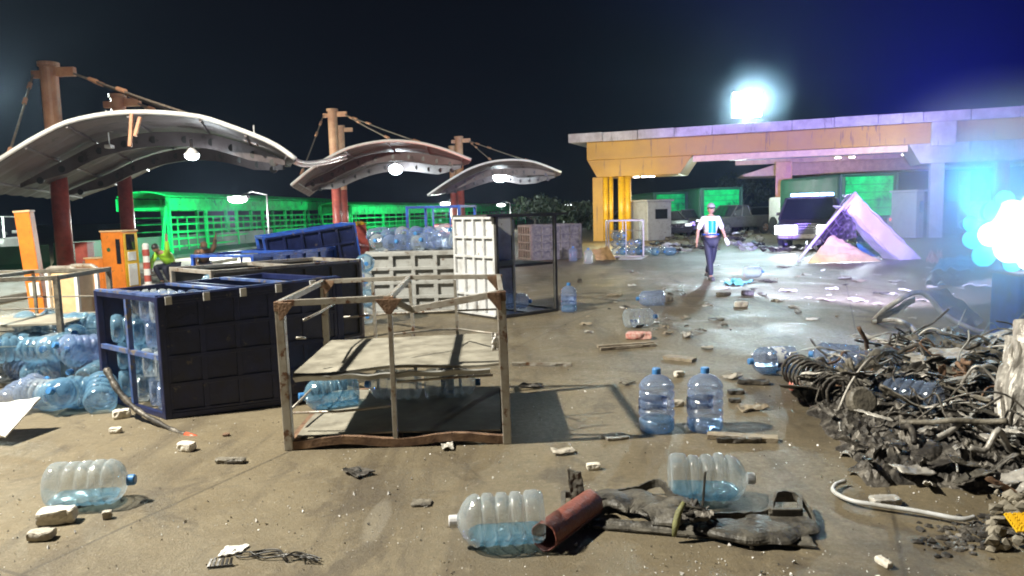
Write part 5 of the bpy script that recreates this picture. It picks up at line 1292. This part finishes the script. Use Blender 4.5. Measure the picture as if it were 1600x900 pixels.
# coil springs and drum shapes near the left tip
for k, (px, py) in enumerate(((1300, 625), (1318, 648), (1272, 622))):
    c = G(px, py); c -= hb; r_ = .10 + .02 * k; mb = MB()
    mb.tube([(c.x + r_ * math.cos(q * .5), c.y + .02 * q * .35, .14 + r_ * math.sin(q * .5) + .03) for q in range(60)], .012, 6); mb.build('coil_spring', M_char, W_, smooth=True)
for k, (px, py) in enumerate(((1345, 660),)):
    c = G(px, py) - hb; mb = MB(); mb.lathe([(.04, -.05), (.09, -.05), (.11, -.03), (.11, .03), (.09, .05), (.04, .05)], 18, Matrix.Translation((c.x, c.y, .17)) @ Matrix.Rotation(R(70), 4, 'X')); mb.build('brake_drum', M_soot, W_)
for k in range(150):
    x, y = rpt(); z = heap_h(x, y) * .75 * min(1, edge_dist(x, y) / .45) + rnd.uniform(.02, .08)
    if k >= 45: break
    mb = MB(); c = Vector((x - hb.x, y - hb.y, z)); s = rnd.uniform(.02, .05); E_ = Euler((rnd.uniform(0, 6), rnd.uniform(0, 6), rnd.uniform(0, 6))).to_matrix()
    mb.grid(crumple(lambda u, v: c + E_ @ Vector(((u - .5) * 3.4 * s, (v - .5) * 1.4 * s, 0)), s * .5, 2, k * 1.3), 6, 4); mb.build('torn_scrap', rnd.choice([M_ash, M_greypanel, M_rust, M_white, M_char, M_soot]), W_, solid=.005)
# engine-like lump with ribs
for k in range(16):
    c = G(1255 + 12 * (k % 8) + rnd.uniform(-5, 5), 612 + 16 * (k // 8)) - hb
    mb = MB(); mb.ico((c.x, c.y, rnd.uniform(.06, .16)), rnd.uniform(.05, .09), 2, (1, .8, .9), .9, k); mb.build('burnt_lump', M_char, W_)

# prominent loose pieces in front of / over the heap, each one a thing
sg = 'bent metal pieces lying on the wreckage'
def Z(px, py, z): return G(px, py, z)
bent_strip('metal_strip', 'long pale strip bent in a sharp V over the bottles behind the wreckage', 'metal strip', [X(1322, 588, 6.9), X(1355, 568, 6.95), X(1392, 549, 7.0), X(1388, 590, 6.7), X(1370, 645, 6.3)], .055, M_ash, 1, group=sg)
bent_strip('metal_strip', 'straight pale strip lying across the far edge of the wreckage', 'metal strip', [X(1322, 590, 6.8), X(1390, 586, 6.8), X(1450, 574, 6.9), X(1488, 566, 6.9), X(1484, 630, 6.6)], .05, M_ash, 2, group=sg)
bent_strip('metal_strip', 'forked pale strip rising to a peak in the middle of the wreckage', 'metal strip', [Z(1322, 708, .03), X(1350, 680, 5.35), X(1388, 650, 5.5), X(1430, 668, 5.4), X(1475, 690, 5.3)], .07, M_ash, 3, group=sg)
bent_strip('metal_strip', 'broad rolled metal tube end lying across the dark hollow of the wreckage', 'metal strip', [X(1415, 690, 5.0), X(1450, 694, 5.0), X(1490, 697, 5.0)], .09, M_ash, 4, group=sg)
bent_strip('metal_strip', 'arched metal band low at the left of the wreckage', 'metal strip', [Z(1335, 738, .02), X(1345, 715, 4.95), X(1385, 706, 5.0), X(1405, 685, 5.1)], .06, M_soot, 5, group=sg)
bent_strip('metal_strip', 'thin curved dark strip hooped over the half-buried bottle', 'metal strip', [X(1424, 590, 6.2), X(1408, 620, 6.0), X(1405, 650, 5.9), X(1422, 672, 5.8)], .022, M_char, 6, group=sg)
bent_strip('metal_strip', 'long wavy strip along the front foot of the wreckage', 'metal strip', [Z(1450, 752, .08), X(1480, 768, 4.65), X(1520, 780, 4.55), X(1552, 800, 4.4), X(1568, 792, 4.35)], .05, M_ash, 7, group=sg)
bent_strip('metal_strip', 'dark strip reaching out left from the wreckage tip', 'metal strip', [Z(1216, 579, .05), Z(1245, 590, .06), Z(1275, 594, .08)], .05, M_char, 8, group=sg)
bent_strip('metal_strip', 'upright twisted grey panel at the right edge of the wreckage', 'metal strip', [Z(1560, 690, .05), X(1578, 640, 5.7), X(1584, 575, 5.8), X(1588, 525, 5.9)], .16, M_ash, 9, channel=False, group=sg)
bent_strip('metal_strip', 'pale folded panel lying at the right edge of the wreckage', 'metal strip', [X(1530, 712, 5.0), X(1560, 706, 5.0), X(1600, 725, 4.9), X(1640, 730, 4.9)], .22, M_whitepanel, 10, group=sg)
bent_strip('metal_strip', 'second upright thin strip leaning right in the wreckage', 'metal strip', [X(1510, 560, 6.6), X(1525, 605, 6.3), X(1560, 612, 6.2)], .05, M_ash, 11, group=sg)
# bent bonnet arch behind the heap
def hood():
    o_ = G(1440, 520); o_.z = 0; t = thing('bent_bonnet', 'arched torn bonnet frame lying behind the burnt wreckage', 'vehicle panel', o_)
    top = [Z(1366, 500, .02), X(1395, 475, 9.4), X(1440, 456, 9.4), X(1478, 492, 9.3), X(1530, 518, 9.1), X(1590, 524, 9.0)]
    p = [q - o_ for q in interp(top, 24)]; mb = MB(); mb.tube(p, .035, 8); mb.build('frame_rail', M_ash, t, smooth=True)
    bot = [Z(1366, 503, .02), X(1400, 500, 8.9), X(1425, 512, 8.8), X(1445, 533, 8.4), X(1500, 532, 8.3), X(1540, 530, 8.2)]
    p2 = [q - o_ for q in interp(bot, 24)]; mb = MB(); mb.tube(p2, .028, 8); mb.build('frame_rail', M_ash, t, smooth=True)
    mb = MB(); mb.grid(crumple(lambda u, v: (X(1432 + 75 * u, 457 + 62 * u ** 1.2, 9.4) - o_).lerp(X(1480 + 75 * u, 452 + 64 * u, 10.3) - o_, v), .05, 4, 3), 20, 10); mb.build('skin_sheet', M_white, t, solid=.008)
    mb = MB(); mb.grid(crumple(lambda u, v: (X(1372 + 60 * u, 497 - 34 * u, 9.5) - o_) + Vector((0, .03, -.09 * v)), .03, 5, 8), 16, 5); mb.build('skin_sheet', M_darkpanel, t, solid=.008)
hood()
# heap of pale gypsum-like rubble and ash at the right bottom corner, yellow mesh
stn = MB()
for k in range(60):
    g = G(rnd.uniform(1545, 1640), rnd.uniform(770, 860)); stn.ico((g.x, g.y, rnd.uniform(.01, .05)), rnd.uniform(.015, .05), 1, (1, .8, .7), .8, k)
stuff(stn.build('rubble_heap', M_concrete), 'pale rubble and ash at the front right corner of the wreckage', 'rubble')
ash = MB()
for k in range(160):
    g = G(rnd.gauss(1515, 38), rnd.gauss(835, 16)); ash.ico((g.x, g.y, .0), rnd.uniform(.008, .03), 1, (1, 1, .5), .8, k)
stuff(ash.build('ash_pile', M_char), 'dark ash pile on the ground at the lower right', 'ash')
g = G(1596, 845); mb = MB(); mb.grid(lambda u, v: Vector(((u - .5) * .22, (v - .5) * .1, .11 + .05 * v + .008 * math.sin(u * 60) * math.sin(v * 40))), 24, 12)
tag(mb.build('yellow_mesh', M_yellow, None, solid=.01, loc=(g.x + .05, g.y, -.04)), 'yellow woven scrap at the right edge on the ash', 'woven scrap')
# white hose
pts = [Z(1320, 752, .03), Z(1306, 757, .03), Z(1303, 768, .03), Z(1330, 782, .03), Z(1375, 790, .03), Z(1440, 800, .03), Z(1500, 811, .03), Z(1522, 808, .03)]
mb = MB(); P_ = interp(pts, 40); mb.tube([p - pts[0] for p in P_], .013, 10); mb.build('x', mat('dusty_white_hose', (.62, .64, .66), (.40, .40, .38), .5, 0, 9, .1), None, smooth=True, loc=pts[0])
h = COL.objects[-1]; h.name = 'white_hose'; tag(h, 'white plastic hose curling out from the wreckage', 'hose')
# red cap end
g = G(1228, 612); mb = MB(); mb.lathe([(.045, -.10), (.05, 0), (.045, .02), (.02, .02)], 16, Matrix.Translation((0, 0, .055)) @ Matrix.Rotation(R(-80), 4, 'Y')); tag(mb.build('pipe_end', mat('faded_red_plastic', (.7, .25, .2), (.5, .15, .12), .5), None, smooth=True, loc=(g.x + .06, g.y, 0)), 'faded red pipe end at the left tip of the wreckage', 'pipe end')

# ------------------------------------------------------------------ scorched bumper with red pipe
def bumper():
    c = G(1080, 815); t = thing('scorched_bumper', 'scorched torn plastic bumper lying in the foreground behind the red pipe', 'bumper', c)
    def L(px, py, z): return G(px, py, z) - c
    # left lobe, middle lobe, right lobe: half-tube shells following a ragged spine
    def shell(pts, ws, nm, seed, m=M_burnt, hk=.75):
        P_ = interp([L(*p) for p in pts], 24); mb = MB()
        def fn(u, v):
            x = u * 24; i = min(int(x), 23); p = P_[i].lerp(P_[i + 1], x - i); d = (P_[i + 1] - P_[i]).normalized(); s = Vector((-d.y, d.x, 0)).normalized()
            k = u * (len(ws) - 1); a = min(int(k), len(ws) - 2); w = ws[a] + (ws[a + 1] - ws[a]) * (k - a); w *= 1 + .4 * mnoise.noise(Vector((u * 5, seed, v * 2)))
            th = math.pi * (.04 + .92 * v); e = 1 + .12 * mnoise.noise(Vector((u * 6, v * 4, seed)))
            q = p + s * (-math.cos(th) * w * e) + Vector((0, 0, math.sin(th) * w * hk * e)); q.z = max(q.z, .004); return q
        mb.grid(fn, 60, 14); return mb.build(nm, m, t, solid=.012)
    shell([(925, 782, .03), (960, 782, .03), (1000, 788, .02), (1035, 800, .02)], [.08, .13, .15, .11], 'shell', 1, M_burnt, .28)
    shell([(1010, 812, .02), (1040, 806, .03), (1070, 802, .03), (1100, 806, .02)], [.09, .14, .14, .08], 'shell', 2, M_burnt, .45)
    shell([(1100, 820, .02), (1150, 832, .02), (1200, 830, .02), (1256, 815, .02)], [.08, .14, .16, .10], 'shell', 3, M_burnt, .28)
    mb = MB(); P_ = interp([L(895, 792, .05), L(930, 768, .06), L(985, 762, .05), L(1030, 748, .10), L(1050, 770, .1), L(1085, 780, .08)], 30)
    mb.grid(lambda u, v: P_[min(int(u * 30), 29)].lerp(P_[min(int(u * 30) + 1, 30)], u * 30 % 1) + Vector((0, 0, -.05 * v + .012 * mnoise.noise(Vector((u * 30, v, 1))))), 60, 3); mb.build('back_flange', M_burnt, t, solid=.012)
    mb = MB(); P2 = interp([L(1105, 800, .07), L(1160, 800, .04), L(1200, 795, .06), L(1215, 768, .12), L(1245, 772, .10), L(1268, 800, .06), L(1270, 822, .03), L(1240, 846, .02)], 30)
    mb.grid(lambda u, v: P2[min(int(u * 30), 29)].lerp(P2[min(int(u * 30) + 1, 30)], u * 30 % 1) + Vector((0, 0, -.035 * v + .01 * mnoise.noise(Vector((u * 30, v, 3))))), 60, 3); mb.build('back_flange', M_burnt, t, solid=.014)
    for (a, b, nm) in (((880, 800), (918, 772), 'left'), ((1205, 800), (1250, 778), 'right')):
        mb = MB(); z = .07; q = [L(a[0], a[1], z), L(b[0], a[1], z), L(b[0], b[1], z), L(a[0], b[1], z)]
        for i in range(4): mb.bar(q[i], q[(i + 1) % 4], .028, .04)
        mb.bar(q[0] - Vector((0, 0, .07)), q[0], .025); mb.bar(q[1] - Vector((0, 0, .07)), q[1], .025); mb.bar(q[2] - Vector((0, 0, .07)), q[2], .025)
        mb.build('bracket', M_burnt, t, bevel=.004)
    # upright burnt stub
    b = L(905, 790, .02); tp = D(897, 735, (b + c).y) - c
    mb = MB(); mb.grid(lambda u, v: b.lerp(tp, u) + Vector(((v - .5) * .085 * (1 - .15 * u), .02 * math.cos(v * 3) + .012 * mnoise.noise(Vector((u * 6, v * 4, 0))), .012 * mnoise.noise(Vector((v * 12, u * 2, 4))) * u)), 14, 8); mb.build('upright_tab', M_burnt, t, solid=.012)
    mb = MB(); b2 = L(1098, 790, .03); tp2 = D(1102, 737, (b2 + c).y) - c
    mb.tube([b2, b2.lerp(tp2, .5), tp2, tp2 + Vector((.025, 0, 0))], .007, 6); mb.build('wire', M_burnt, t)
    # flat rail in front
    mb = MB(); mb.grid(lambda u, v: L(925, 818, .012).lerp(L(1270, 848, .012), u) + Vector((0, (v - .5) * .10, .012 * (v > .6) + .006 * mnoise.noise(Vector((u * 20, v * 4, 0))))), 60, 6); mb.build('flat_rail', M_burnt, t, solid=.01)
    for k in range(6):
        mb = MB(); q = L(1085 + k * 3, 795, .12); mb.tube([q + Vector((rnd.uniform(-.15, .05), rnd.uniform(-.03, .03), rnd.uniform(-.05, .03))), q, q + Vector((rnd.uniform(.0, .12), rnd.uniform(-.08, .02), -.09))], .006, 5); mb.build('wire', M_burnt, t)
    mb = MB(); q = L(1060, 802, .14); mb.tube([q + Vector((.035, .02, .05)), q, q + Vector((-.02, -.02, -.06)), q + Vector((-.03, -.03, -.11))], [.012, .018, .018, .01], 8); mb.build('melted_strand', mat('melted_olive_plastic', (.25, .26, .10), (.14, .14, .07), .6, 0, 30, .4), t, smooth=True)
    mb = MB(); mb.grid(crumple(lambda u, v: L(1062 + 46 * u, 812 - 20 * v, .10), .05, 3, 6), 14, 10); mb.build('torn_flap', M_char, t, solid=.008)
bumper()
def red_pipe():
    a, b = G(850, 862), G(925, 806); d = (b - a).normalized(); s = Vector((-d.y, d.x, 0)); mb = MB(); L_ = (b - a).length; r = .070
    def fn(u, v):
        th = 2 * math.pi * v * .965 + 3.7; rr = r * (1 + .06 * mnoise.noise(Vector((u * 3, v * 3, 1)))); e = L_ * u + (.02 * mnoise.noise(Vector((v * 9, 0, 0))) if u < .02 else (.03 * mnoise.noise(Vector((v * 7, 5, 0))) if u > .98 else 0))
        return d * e + s * math.cos(th) * rr + Vector((0, 0, .076 + math.sin(th) * rr))
    mb.grid(fn, 50, 30); ob = mb.build('red_pipe', M_redpipe, None, smooth=True, solid=.006, loc=(a.x, a.y, 0)); tag(ob, 'split red oxide pipe lying between the clear bottle and the scorched bumper', 'pipe')
red_pipe()

# ------------------------------------------------------------------ small loose things
def plank(label, p0, p1, w, m=M_wood, h=.02, name='wood_slat', cat='wood', z=0.0):
    a, b = G(*p0), G(*p1); d = b - a; ang = math.atan2(d.y, d.x); mb = MB(); L_ = d.length
    mb.grid(lambda u, v: Vector((L_ * u * (1 + .03 * mnoise.noise(Vector((v * 9, 1, u))) * (1 if u > .5 else 0)), (v - .5) * w * (1 - .3 * abs(u - .5)), h + z + .006 * mnoise.noise(Vector((u * 8, v * 3, L_))))), 20, 4)
    ob = mb.build(name, m, None, solid=h * 1.6, loc=a, rot=(0, 0, ang)); return tag(ob, label, cat)
plank('splintered pale slats lying before the two upright bottles', (1105, 684), (1215, 690), .10)
plank('thin dark slat under the two upright bottles', (1120, 692), (1190, 692), .03, M_char)
plank('light wooden slat beside the red cloth in mid ground', (934, 544), (1020, 538), .07)
plank('second wooden slat under the first, beside the red cloth', (938, 548), (1025, 541), .04)
plank('flat broken board behind the two upright bottles', (1040, 560), (1085, 565), .16)
plank('torn sheet strip at the foot of the rusty crate shadow', (945, 686), (978, 682), .14, M_ash, .01, 'metal_scrap', 'metal scrap')
plank('thin rod lying past the right post of the rusty crate', (800, 571), (893, 572), .025, M_steel, .02, 'steel_rod', 'rod')
plank('flat pale strip lying under the lower left bottle', (95, 795), (185, 776), .10, M_concrete, .015, 'paper_sheet', 'paper')
def rock(label, px, py, s, m=M_stone, seed=0, name='stone_block', cat='stone', yaw=0, sub=3):
    g = G(px, py); mb = MB(); 
    mb.box((0, 0, s[2] / 2), s); bmesh.ops.subdivide_edges(mb.bm, edges=mb.bm.edges[:], cuts=5, use_grid_fill=True)
    for v in mb.bm.verts:
        c = v.co; q = c * (6 / max(s)) * .6 + Vector((seed * 3.3, seed, 0)); n_ = Vector((mnoise.noise(q), mnoise.noise(q + Vector((7, 0, 0))), mnoise.noise(q + Vector((0, 7, 0))))); v.co = c + n_ * max(s) * .10
        e = (abs(c.x) / s[0] * 2) ** 4 + (abs(c.y) / s[1] * 2) ** 4 + (abs(c.z - s[2] / 2) / s[2] * 2) ** 4; v.co = Vector((0, 0, s[2] / 2)) + (v.co - Vector((0, 0, s[2] / 2))) * (1 - .07 * max(0, e - 1))
        v.co.z = max(v.co.z, 0)
    ob = mb.build(name, m, None, smooth=False, loc=(g.x, g.y + s[1] / 2, 0), rot=(0, 0, R(yaw))); return tag(ob, label, cat)
foam = mat('white_foam', (.78, .74, .66), (.62, .58, .5), .8, 0, 7, .4, 60)
rock('large white foam block at the lower left in front of the bottle', 82, 822, (.20, .10, .085), foam, 1, 'foam_block', 'foam block', 10)
rock('flat grey stone left below the white foam block', 58, 847, (.13, .08, .05), M_stone, 2, yaw=4)
rock('small cube-like stone right of the white foam block', 165, 812, (.05, .04, .045), M_stone, 3, yaw=20)
rock('white chunk at the foot of the navy crate', 186, 655, (.14, .10, .07), foam, 4, 'foam_block', 'foam block', 30)
rock('small white chunk below the navy crate corner', 178, 678, (.09, .06, .045), foam, 5, 'foam_block', 'foam block', 5)
rock('crumpled white and brown scrap below the red-tipped pole', 288, 706, (.13, .08, .06), foam, 6, 'crumpled_paper', 'paper', -20)
rock('tiny brown stone right of the red-tipped pole', 352, 682, (.05, .04, .02), M_rust, 7)
rock('white lump on the ground near the bumper tab', 928, 735, (.09, .05, .04), foam, 8, 'foam_block', 'foam block')
rock('round dark patch-like lump left of the bumper', 657, 792, (.12, .09, .015), M_soot, 9, 'rubber_scrap', 'rubber scrap')
rock('dark tangled scrap left of the big rusty crate', 357, 725, (.22, .07, .03), M_soot, 10, 'rubber_scrap', 'rubber scrap', -6)
rock('pale stone between the two upright bottles and the slat', 1058, 636, (.13, .07, .05), M_stone, 11)
rock('white lump behind the two upright bottles', 1062, 590, (.10, .06, .06), foam, 12, 'foam_block', 'foam block', 20)
rock('dark lump left of the fallen bluish bottle', 1152, 617, (.15, .08, .04), M_char, 13, 'charred_lump', 'charred lump')
rock('curled black strap left of the wreckage tip', 1180, 602, (.30, .10, .05), M_char, 14, 'charred_lump', 'charred lump', -12)
rock('dark block beside the curled black strap', 1150, 630, (.10, .06, .035), M_char, 15, 'charred_lump', 'charred lump')
rock('dark scrap touching the mid-distance bottle', 1043, 472, (.22, .12, .10), M_soot, 16, 'charred_lump', 'charred lump')
rock('small black ball near the upright bottle by the dark crate', 906, 442, (.11, .1, .09), M_char, 17, 'charred_lump', 'charred lump')
rock('pale scrap in mid ground below the teal bag', 1160, 480, (.22, .12, .09), foam, 18, 'foam_block', 'foam block')
rock('dark scrap left of the pale scrap in mid ground', 1132, 462, (.26, .12, .06), M_soot, 19, 'charred_lump', 'charred lump')
rock('dark box-like lump right of the teal bag', 1170, 462, (.22, .14, .10), M_char, 20, 'charred_lump', 'charred lump')
rock('red crumpled cloth lying on the wooden slats', 1000, 531, (.34, .16, .09), M_cloth, 21, 'red_cloth', 'cloth', -8)
rock('white tile fragment near the bottom right', 1388, 890, (.035, .09, .03), foam, 22, 'foam_block', 'foam block', 15)
rock('grey slab fragment in front of the white hose', 1390, 792, (.16, .09, .04), M_ash, 23, 'metal_scrap', 'metal scrap')
rock('pale oval stone in front of the wreckage left end', 1190, 556 , (.2, .1, .03), M_stone, 24)
# bent dark pole with red tip by the navy crate
pts = [D(166, 577, 6.35), D(186, 612, 6.25), D(215, 641, 6.15), D(262, 668, 5.9), D(290, 679, 5.75)]
mb = MB(); P_ = interp(pts, 24); o_ = Vector((pts[0].x, pts[0].y, 0)); mb.tube([p - o_ for p in P_], [.030 - .014 * (i / 24) + .004 * math.sin(i * 1.7) for i in range(25)], 8)
pole = mb.build('bent_pole', M_char, None, smooth=True, loc=o_); tag(pole, 'bent dark pole with an orange-red end leaning on the navy crate corner', 'pole')
e = [D(290, 679, 5.75) - o_, D(312, 686, 5.7) - o_]; mb = MB(); mb.tube(e, .024, 8); mb.build('red_tip', mat('signal_red_paint', (.75, .13, .06), (.55, .1, .05), .5), pole, smooth=True)
mb = MB(); mb.tube([D(312, 686, 5.7) - o_, D(333, 689, 5.66) - o_], .018, 8); mb.build('white_tip', M_white, pole, smooth=True)
# white-and-grey plate and wire tangle at the bottom
sheet('small folded white plate at the bottom left centre', 'plate', 'white_plate', M_white, [G(340, 872), G(375, 866), G(390, 853), G(352, 856)], .03, .006, seed=3)
def tangle():
    o_ = G(430, 868); mb = MB(); r3 = random.Random(3)
    for k in range(5):
        a = r3.uniform(0, 6); pts = [Vector((-.12 + .06 * i + r3.uniform(-.03, .03), -.015 * i + r3.uniform(-.035, .035), .012 + r3.uniform(0, .02))) for i in range(7)]
        mb.tube(interp(pts, 30), .004, 5)
    mb.tube([Vector((-.14 + .06 * math.cos(q * .4), .03 * math.sin(q * .4), .01)) for q in range(17)], .004, 5)
    tag(mb.build('wire_tangle', M_black, None, smooth=True, loc=o_), 'tangle of thin black wire at the bottom left centre', 'wire')
tangle()
def small_rack():
    o_ = G(343, 888); mb = MB(); mb.bar((-.06, 0, .006), (.06, .02, .006), .008)
    for k in range(6): mb.bar((-.055 + .02 * k, .005 * k, .006), (-.052 + .02 * k, .04, .03 + .006 * (k % 2)), .012, .006)
    tag(mb.build('plastic_clip', M_black, None, loc=o_), 'small black comb-like plastic clip at the bottom edge', 'plastic clip')
small_rack()
# flat scraps seen between the objects in mid and far ground
rnd = random.Random(77)
ms = [M_stone, M_white, M_soot, M_char, M_ash, M_wood]; nm = ['pale', 'white', 'sooty', 'black', 'grey', 'wooden']
spots = [(980, 600), (1105, 545), (1075, 525), (960, 462), (1240, 480), (1270, 500), (1300, 452), (1340, 470), (1215, 470), (1232, 455), (1400, 440), (1440, 470), (1180, 420), (1225, 418), (1260, 430), (1320, 435), (1370, 430),
         (830, 605), (700, 700), (560, 740), (1010, 650), (880, 708), (1205, 560), (1120, 500), (1290, 470), (1345, 440), (1120, 415), (1200, 440), (1060, 455), (1420, 455), (1145, 590), (1175, 640)]
pl = ['left of the upright bottles', 'right of the slats', 'in the mid ground', 'near the fallen bottles', 'on the open lane', 'near the teal bag', 'before the bent panel', 'by the arched bonnet']
for i, (px, py) in enumerate(spots):
    m_ = rnd.randrange(6); g = G(px, py); s = rnd.uniform(.05, .12) * (1.6 if py < 480 else 1)
    mb = MB(); mb.grid(crumple(lambda u, v: Vector(((u - .5) * 2 * s, (v - .5) * s * 1.2, .015)), s * .25, 2.2, i * 3.7), 8, 6)
    ob = mb.build('scrap', ms[m_], None, solid=.008, loc=g, rot=(0, 0, rnd.uniform(0, 3)))
    where = 'behind the wreckage' if px > 1280 and py > 440 else 'in front of the bent white panel' if px > 1200 and py < 445 else 'near the walking person' if py < 480 and px > 1040 else 'near the left fallen bottles' if py < 480 else 'around the two upright bottles' if px > 950 and py > 520 else 'on open ground' if px > 950 else 'in front of the rusty crate'
    tag(ob, '%s flat scrap lying %s' % (nm[m_], where), 'scrap', 'flat scraps %s' % where)
for i in range(80):
    px, py = rnd.uniform(900, 1500), 402 + 130 * rnd.random() ** 1.3; g = G(px, py); s = rnd.uniform(.03, .10)
    if px > 1230 and py > 500: continue
    mb = MB(); mb.grid(crumple(lambda u, v: Vector(((u - .5) * 2 * s, (v - .5) * s, .02)), s * .5, 2.2, i * 1.9), 6, 5)
    j = rnd.randrange(6); ob = mb.build('scrap', ms[j], None, solid=.006, loc=g, rot=(0, 0, rnd.uniform(0, 3)))
    tag(ob, 'small %s crumpled scrap strewn on the wet ground around the walking person' % nm[j], 'scrap', 'small %s scraps on the wet ground' % nm[j])
# far debris field behind the walking person
for i in range(70):
    px, py = rnd.uniform(1010, 1340), rnd.uniform(366, 396); g = G(px, py); s = rnd.uniform(.15, .4)
    mb = MB(); mb.grid(crumple(lambda u, v: Vector(((u - .5) * 2 * s, (v - .5) * s, .1)), s * .6, 2.2, i * 2.7), 8, 6)
    m_ = rnd.choice([M_char, M_soot, M_ash, M_whitepanel, M_darkpanel]); ob = mb.build('twisted_scrap', m_, None, solid=.012, loc=g, rot=(0, 0, rnd.uniform(0, 3)))
    tag(ob, 'twisted scrap in the dark debris strip behind the walking person', 'scrap', 'twisted scraps behind the walking person')
# tiny grit and glass chips
mb = MB(); r4 = random.Random(8)
def chip(mb, x, y, s):
    e = Euler((r4.uniform(0, 6), r4.uniform(0, 6), r4.uniform(0, 6))).to_matrix(); c = Vector((x, y, s * .4)); vs = [mb.bm.verts.new(c + e @ Vector(q) * s) for q in ((1, 0, 0), (-.5, .9, 0), (-.6, -.8, .1), (0, 0, .7))]
    for f in ((0, 1, 2), (0, 3, 1), (1, 3, 2), (2, 3, 0)): mb.bm.faces.new([vs[i] for i in f])
for k in range(2600):
    px, py = r4.uniform(-60, 1660), 430 + 480 * r4.random() ** .8; g = G(px, py); 
    if mnoise.noise(Vector((g.x * .8, g.y * .8, 2))) < -.15 + .3 * r4.random() - .1: continue
    chip(mb, g.x, g.y, r4.uniform(.002, .007) if r4.random() < .95 else r4.uniform(.008, .017))
stuff(mb.build('pale_grit', M_white), 'pale chips and grit scattered over the dusty ground', 'grit')
mb = MB()
for k in range(420):
    px, py = r4.uniform(-60, 1660), 430 + 480 * r4.random() ** .8; g = G(px, py); chip(mb, g.x, g.y, r4.uniform(.003, .008) if r4.random() < .94 else r4.uniform(.009, .018))
stuff(mb.build('dark_grit', M_char), 'dark burnt crumbs scattered over the dusty ground', 'grit')

# ------------------------------------------------------------------ night air: thin bluish haze added so the lamps glow
mb = MB(); mb.box((0, 70, 14), (260, 190, 30.0))
hz = mb.build('haze', None); hz['kind'] = 'stuff'
hm = bpy.data.materials.new('glow_haze'); hm.use_nodes = True; n = hm.node_tree.nodes; n.remove(n['Principled BSDF'])
pv = n.new('ShaderNodeVolumePrincipled'); pv.inputs['Density'].default_value = HAZE; pv.inputs['Color'].default_value = (.55, .72, 1, 1); pv.inputs['Anisotropy'].default_value = .72
hm.node_tree.links.new(pv.outputs[0], n['Material Output'].inputs['Volume']); hz.data.materials.append(hm)
# thin volume added round the lamp unit to spread its glare
SC = SB - SV * .9; mb = MB(); mb.ico((0, 0, 0), 2.2, 3, (1.1, .9, .75)); sm = mb.build('glare_smoke', None, loc=SC); stuff(sm, 'thin volume added to spread the glare of the lamp cluster', 'glare_smoke')
m = bpy.data.materials.new('glare_volume'); m.use_nodes = True; n = m.node_tree.nodes; L = m.node_tree.links; n.remove(n['Principled BSDF'])
pv = n.new('ShaderNodeVolumePrincipled'); pv.inputs['Color'].default_value = (.75, .85, 1, 1); pv.inputs['Anisotropy'].default_value = .2
tc = n.new('ShaderNodeTexCoord'); ln = n.new('ShaderNodeVectorMath'); ln.operation = 'LENGTH'; L.new(tc.outputs['Object'], ln.inputs[0])
mr = n.new('ShaderNodeMapRange'); mr.inputs[1].default_value = .2; mr.inputs[2].default_value = 1.75; mr.inputs[3].default_value = 1; mr.inputs[4].default_value = 0; mr.interpolation_type = 'SMOOTHSTEP'; L.new(ln.outputs['Value'], mr.inputs[0])
nz = n.new('ShaderNodeTexNoise'); nz.inputs['Scale'].default_value = .9; nz.inputs['Detail'].default_value = 3; L.new(tc.outputs['Object'], nz.inputs[0])
m2 = n.new('ShaderNodeMapRange'); m2.inputs[1].default_value = .3; m2.inputs[2].default_value = .75; m2.inputs[3].default_value = .35; m2.inputs[4].default_value = 1.3; L.new(nz.outputs['Fac'], m2.inputs[0])
ma = n.new('ShaderNodeMath'); ma.operation = 'MULTIPLY'; L.new(mr.outputs[0], ma.inputs[0]); L.new(m2.outputs[0], ma.inputs[1])
mc = n.new('ShaderNodeMath'); mc.operation = 'MULTIPLY'; mc.inputs[1].default_value = 1.3; L.new(ma.outputs[0], mc.inputs[0]); L.new(mc.outputs[0], pv.inputs['Density'])
L.new(pv.outputs[0], n['Material Output'].inputs['Volume']); sm.data.materials.append(m)
mb = MB(); mb.ico((0, 0, 0), 3.0, 3, (1.2, .8, .9)); sm2 = mb.build('glare_smoke', None, loc=FLP + Vector((0, -.9, 0))); stuff(sm2, 'faint mist added as a halo round the floodlight on the gantry roof', 'mist')  # added volume, only there to give the floodlight its halo
m2_ = m.copy(); m2_.name = 'halo_mist'; sm2.data.materials.append(m2_)
for nd in m2_.node_tree.nodes:
    if nd.type == 'MATH' and nd.operation == 'MULTIPLY' and not nd.inputs[1].is_linked: nd.inputs[1].default_value = .055
    if nd.type == 'MAP_RANGE' and abs(nd.inputs[2].default_value - 1.75) < 1e-4: nd.inputs[2].default_value = 2.3
def tp(u, v):
    a_, b_ = D(1530, 705, 5.15), D(1600, 700, 5.0); c_, d_ = D(1572, 522, 5.7), D(1612, 500, 5.5)
    return a_.lerp(b_, u).lerp(c_.lerp(d_, u), v) - hb + Vector((0, -.05 * math.sin(v * 3), 0))
mb = MB(); mb.grid(crumple(tp, .11, 2.6, 44), 22, 28); mb.build('crumpled_sheet', M_ash, W_, solid=.006)
lamp('flare_fill_light', SB - SV * .5, 260, (.0, .45, 1.0), .2)  # added light inside the volume, for the blue of its glare
print('objects', len(bpy.data.objects))
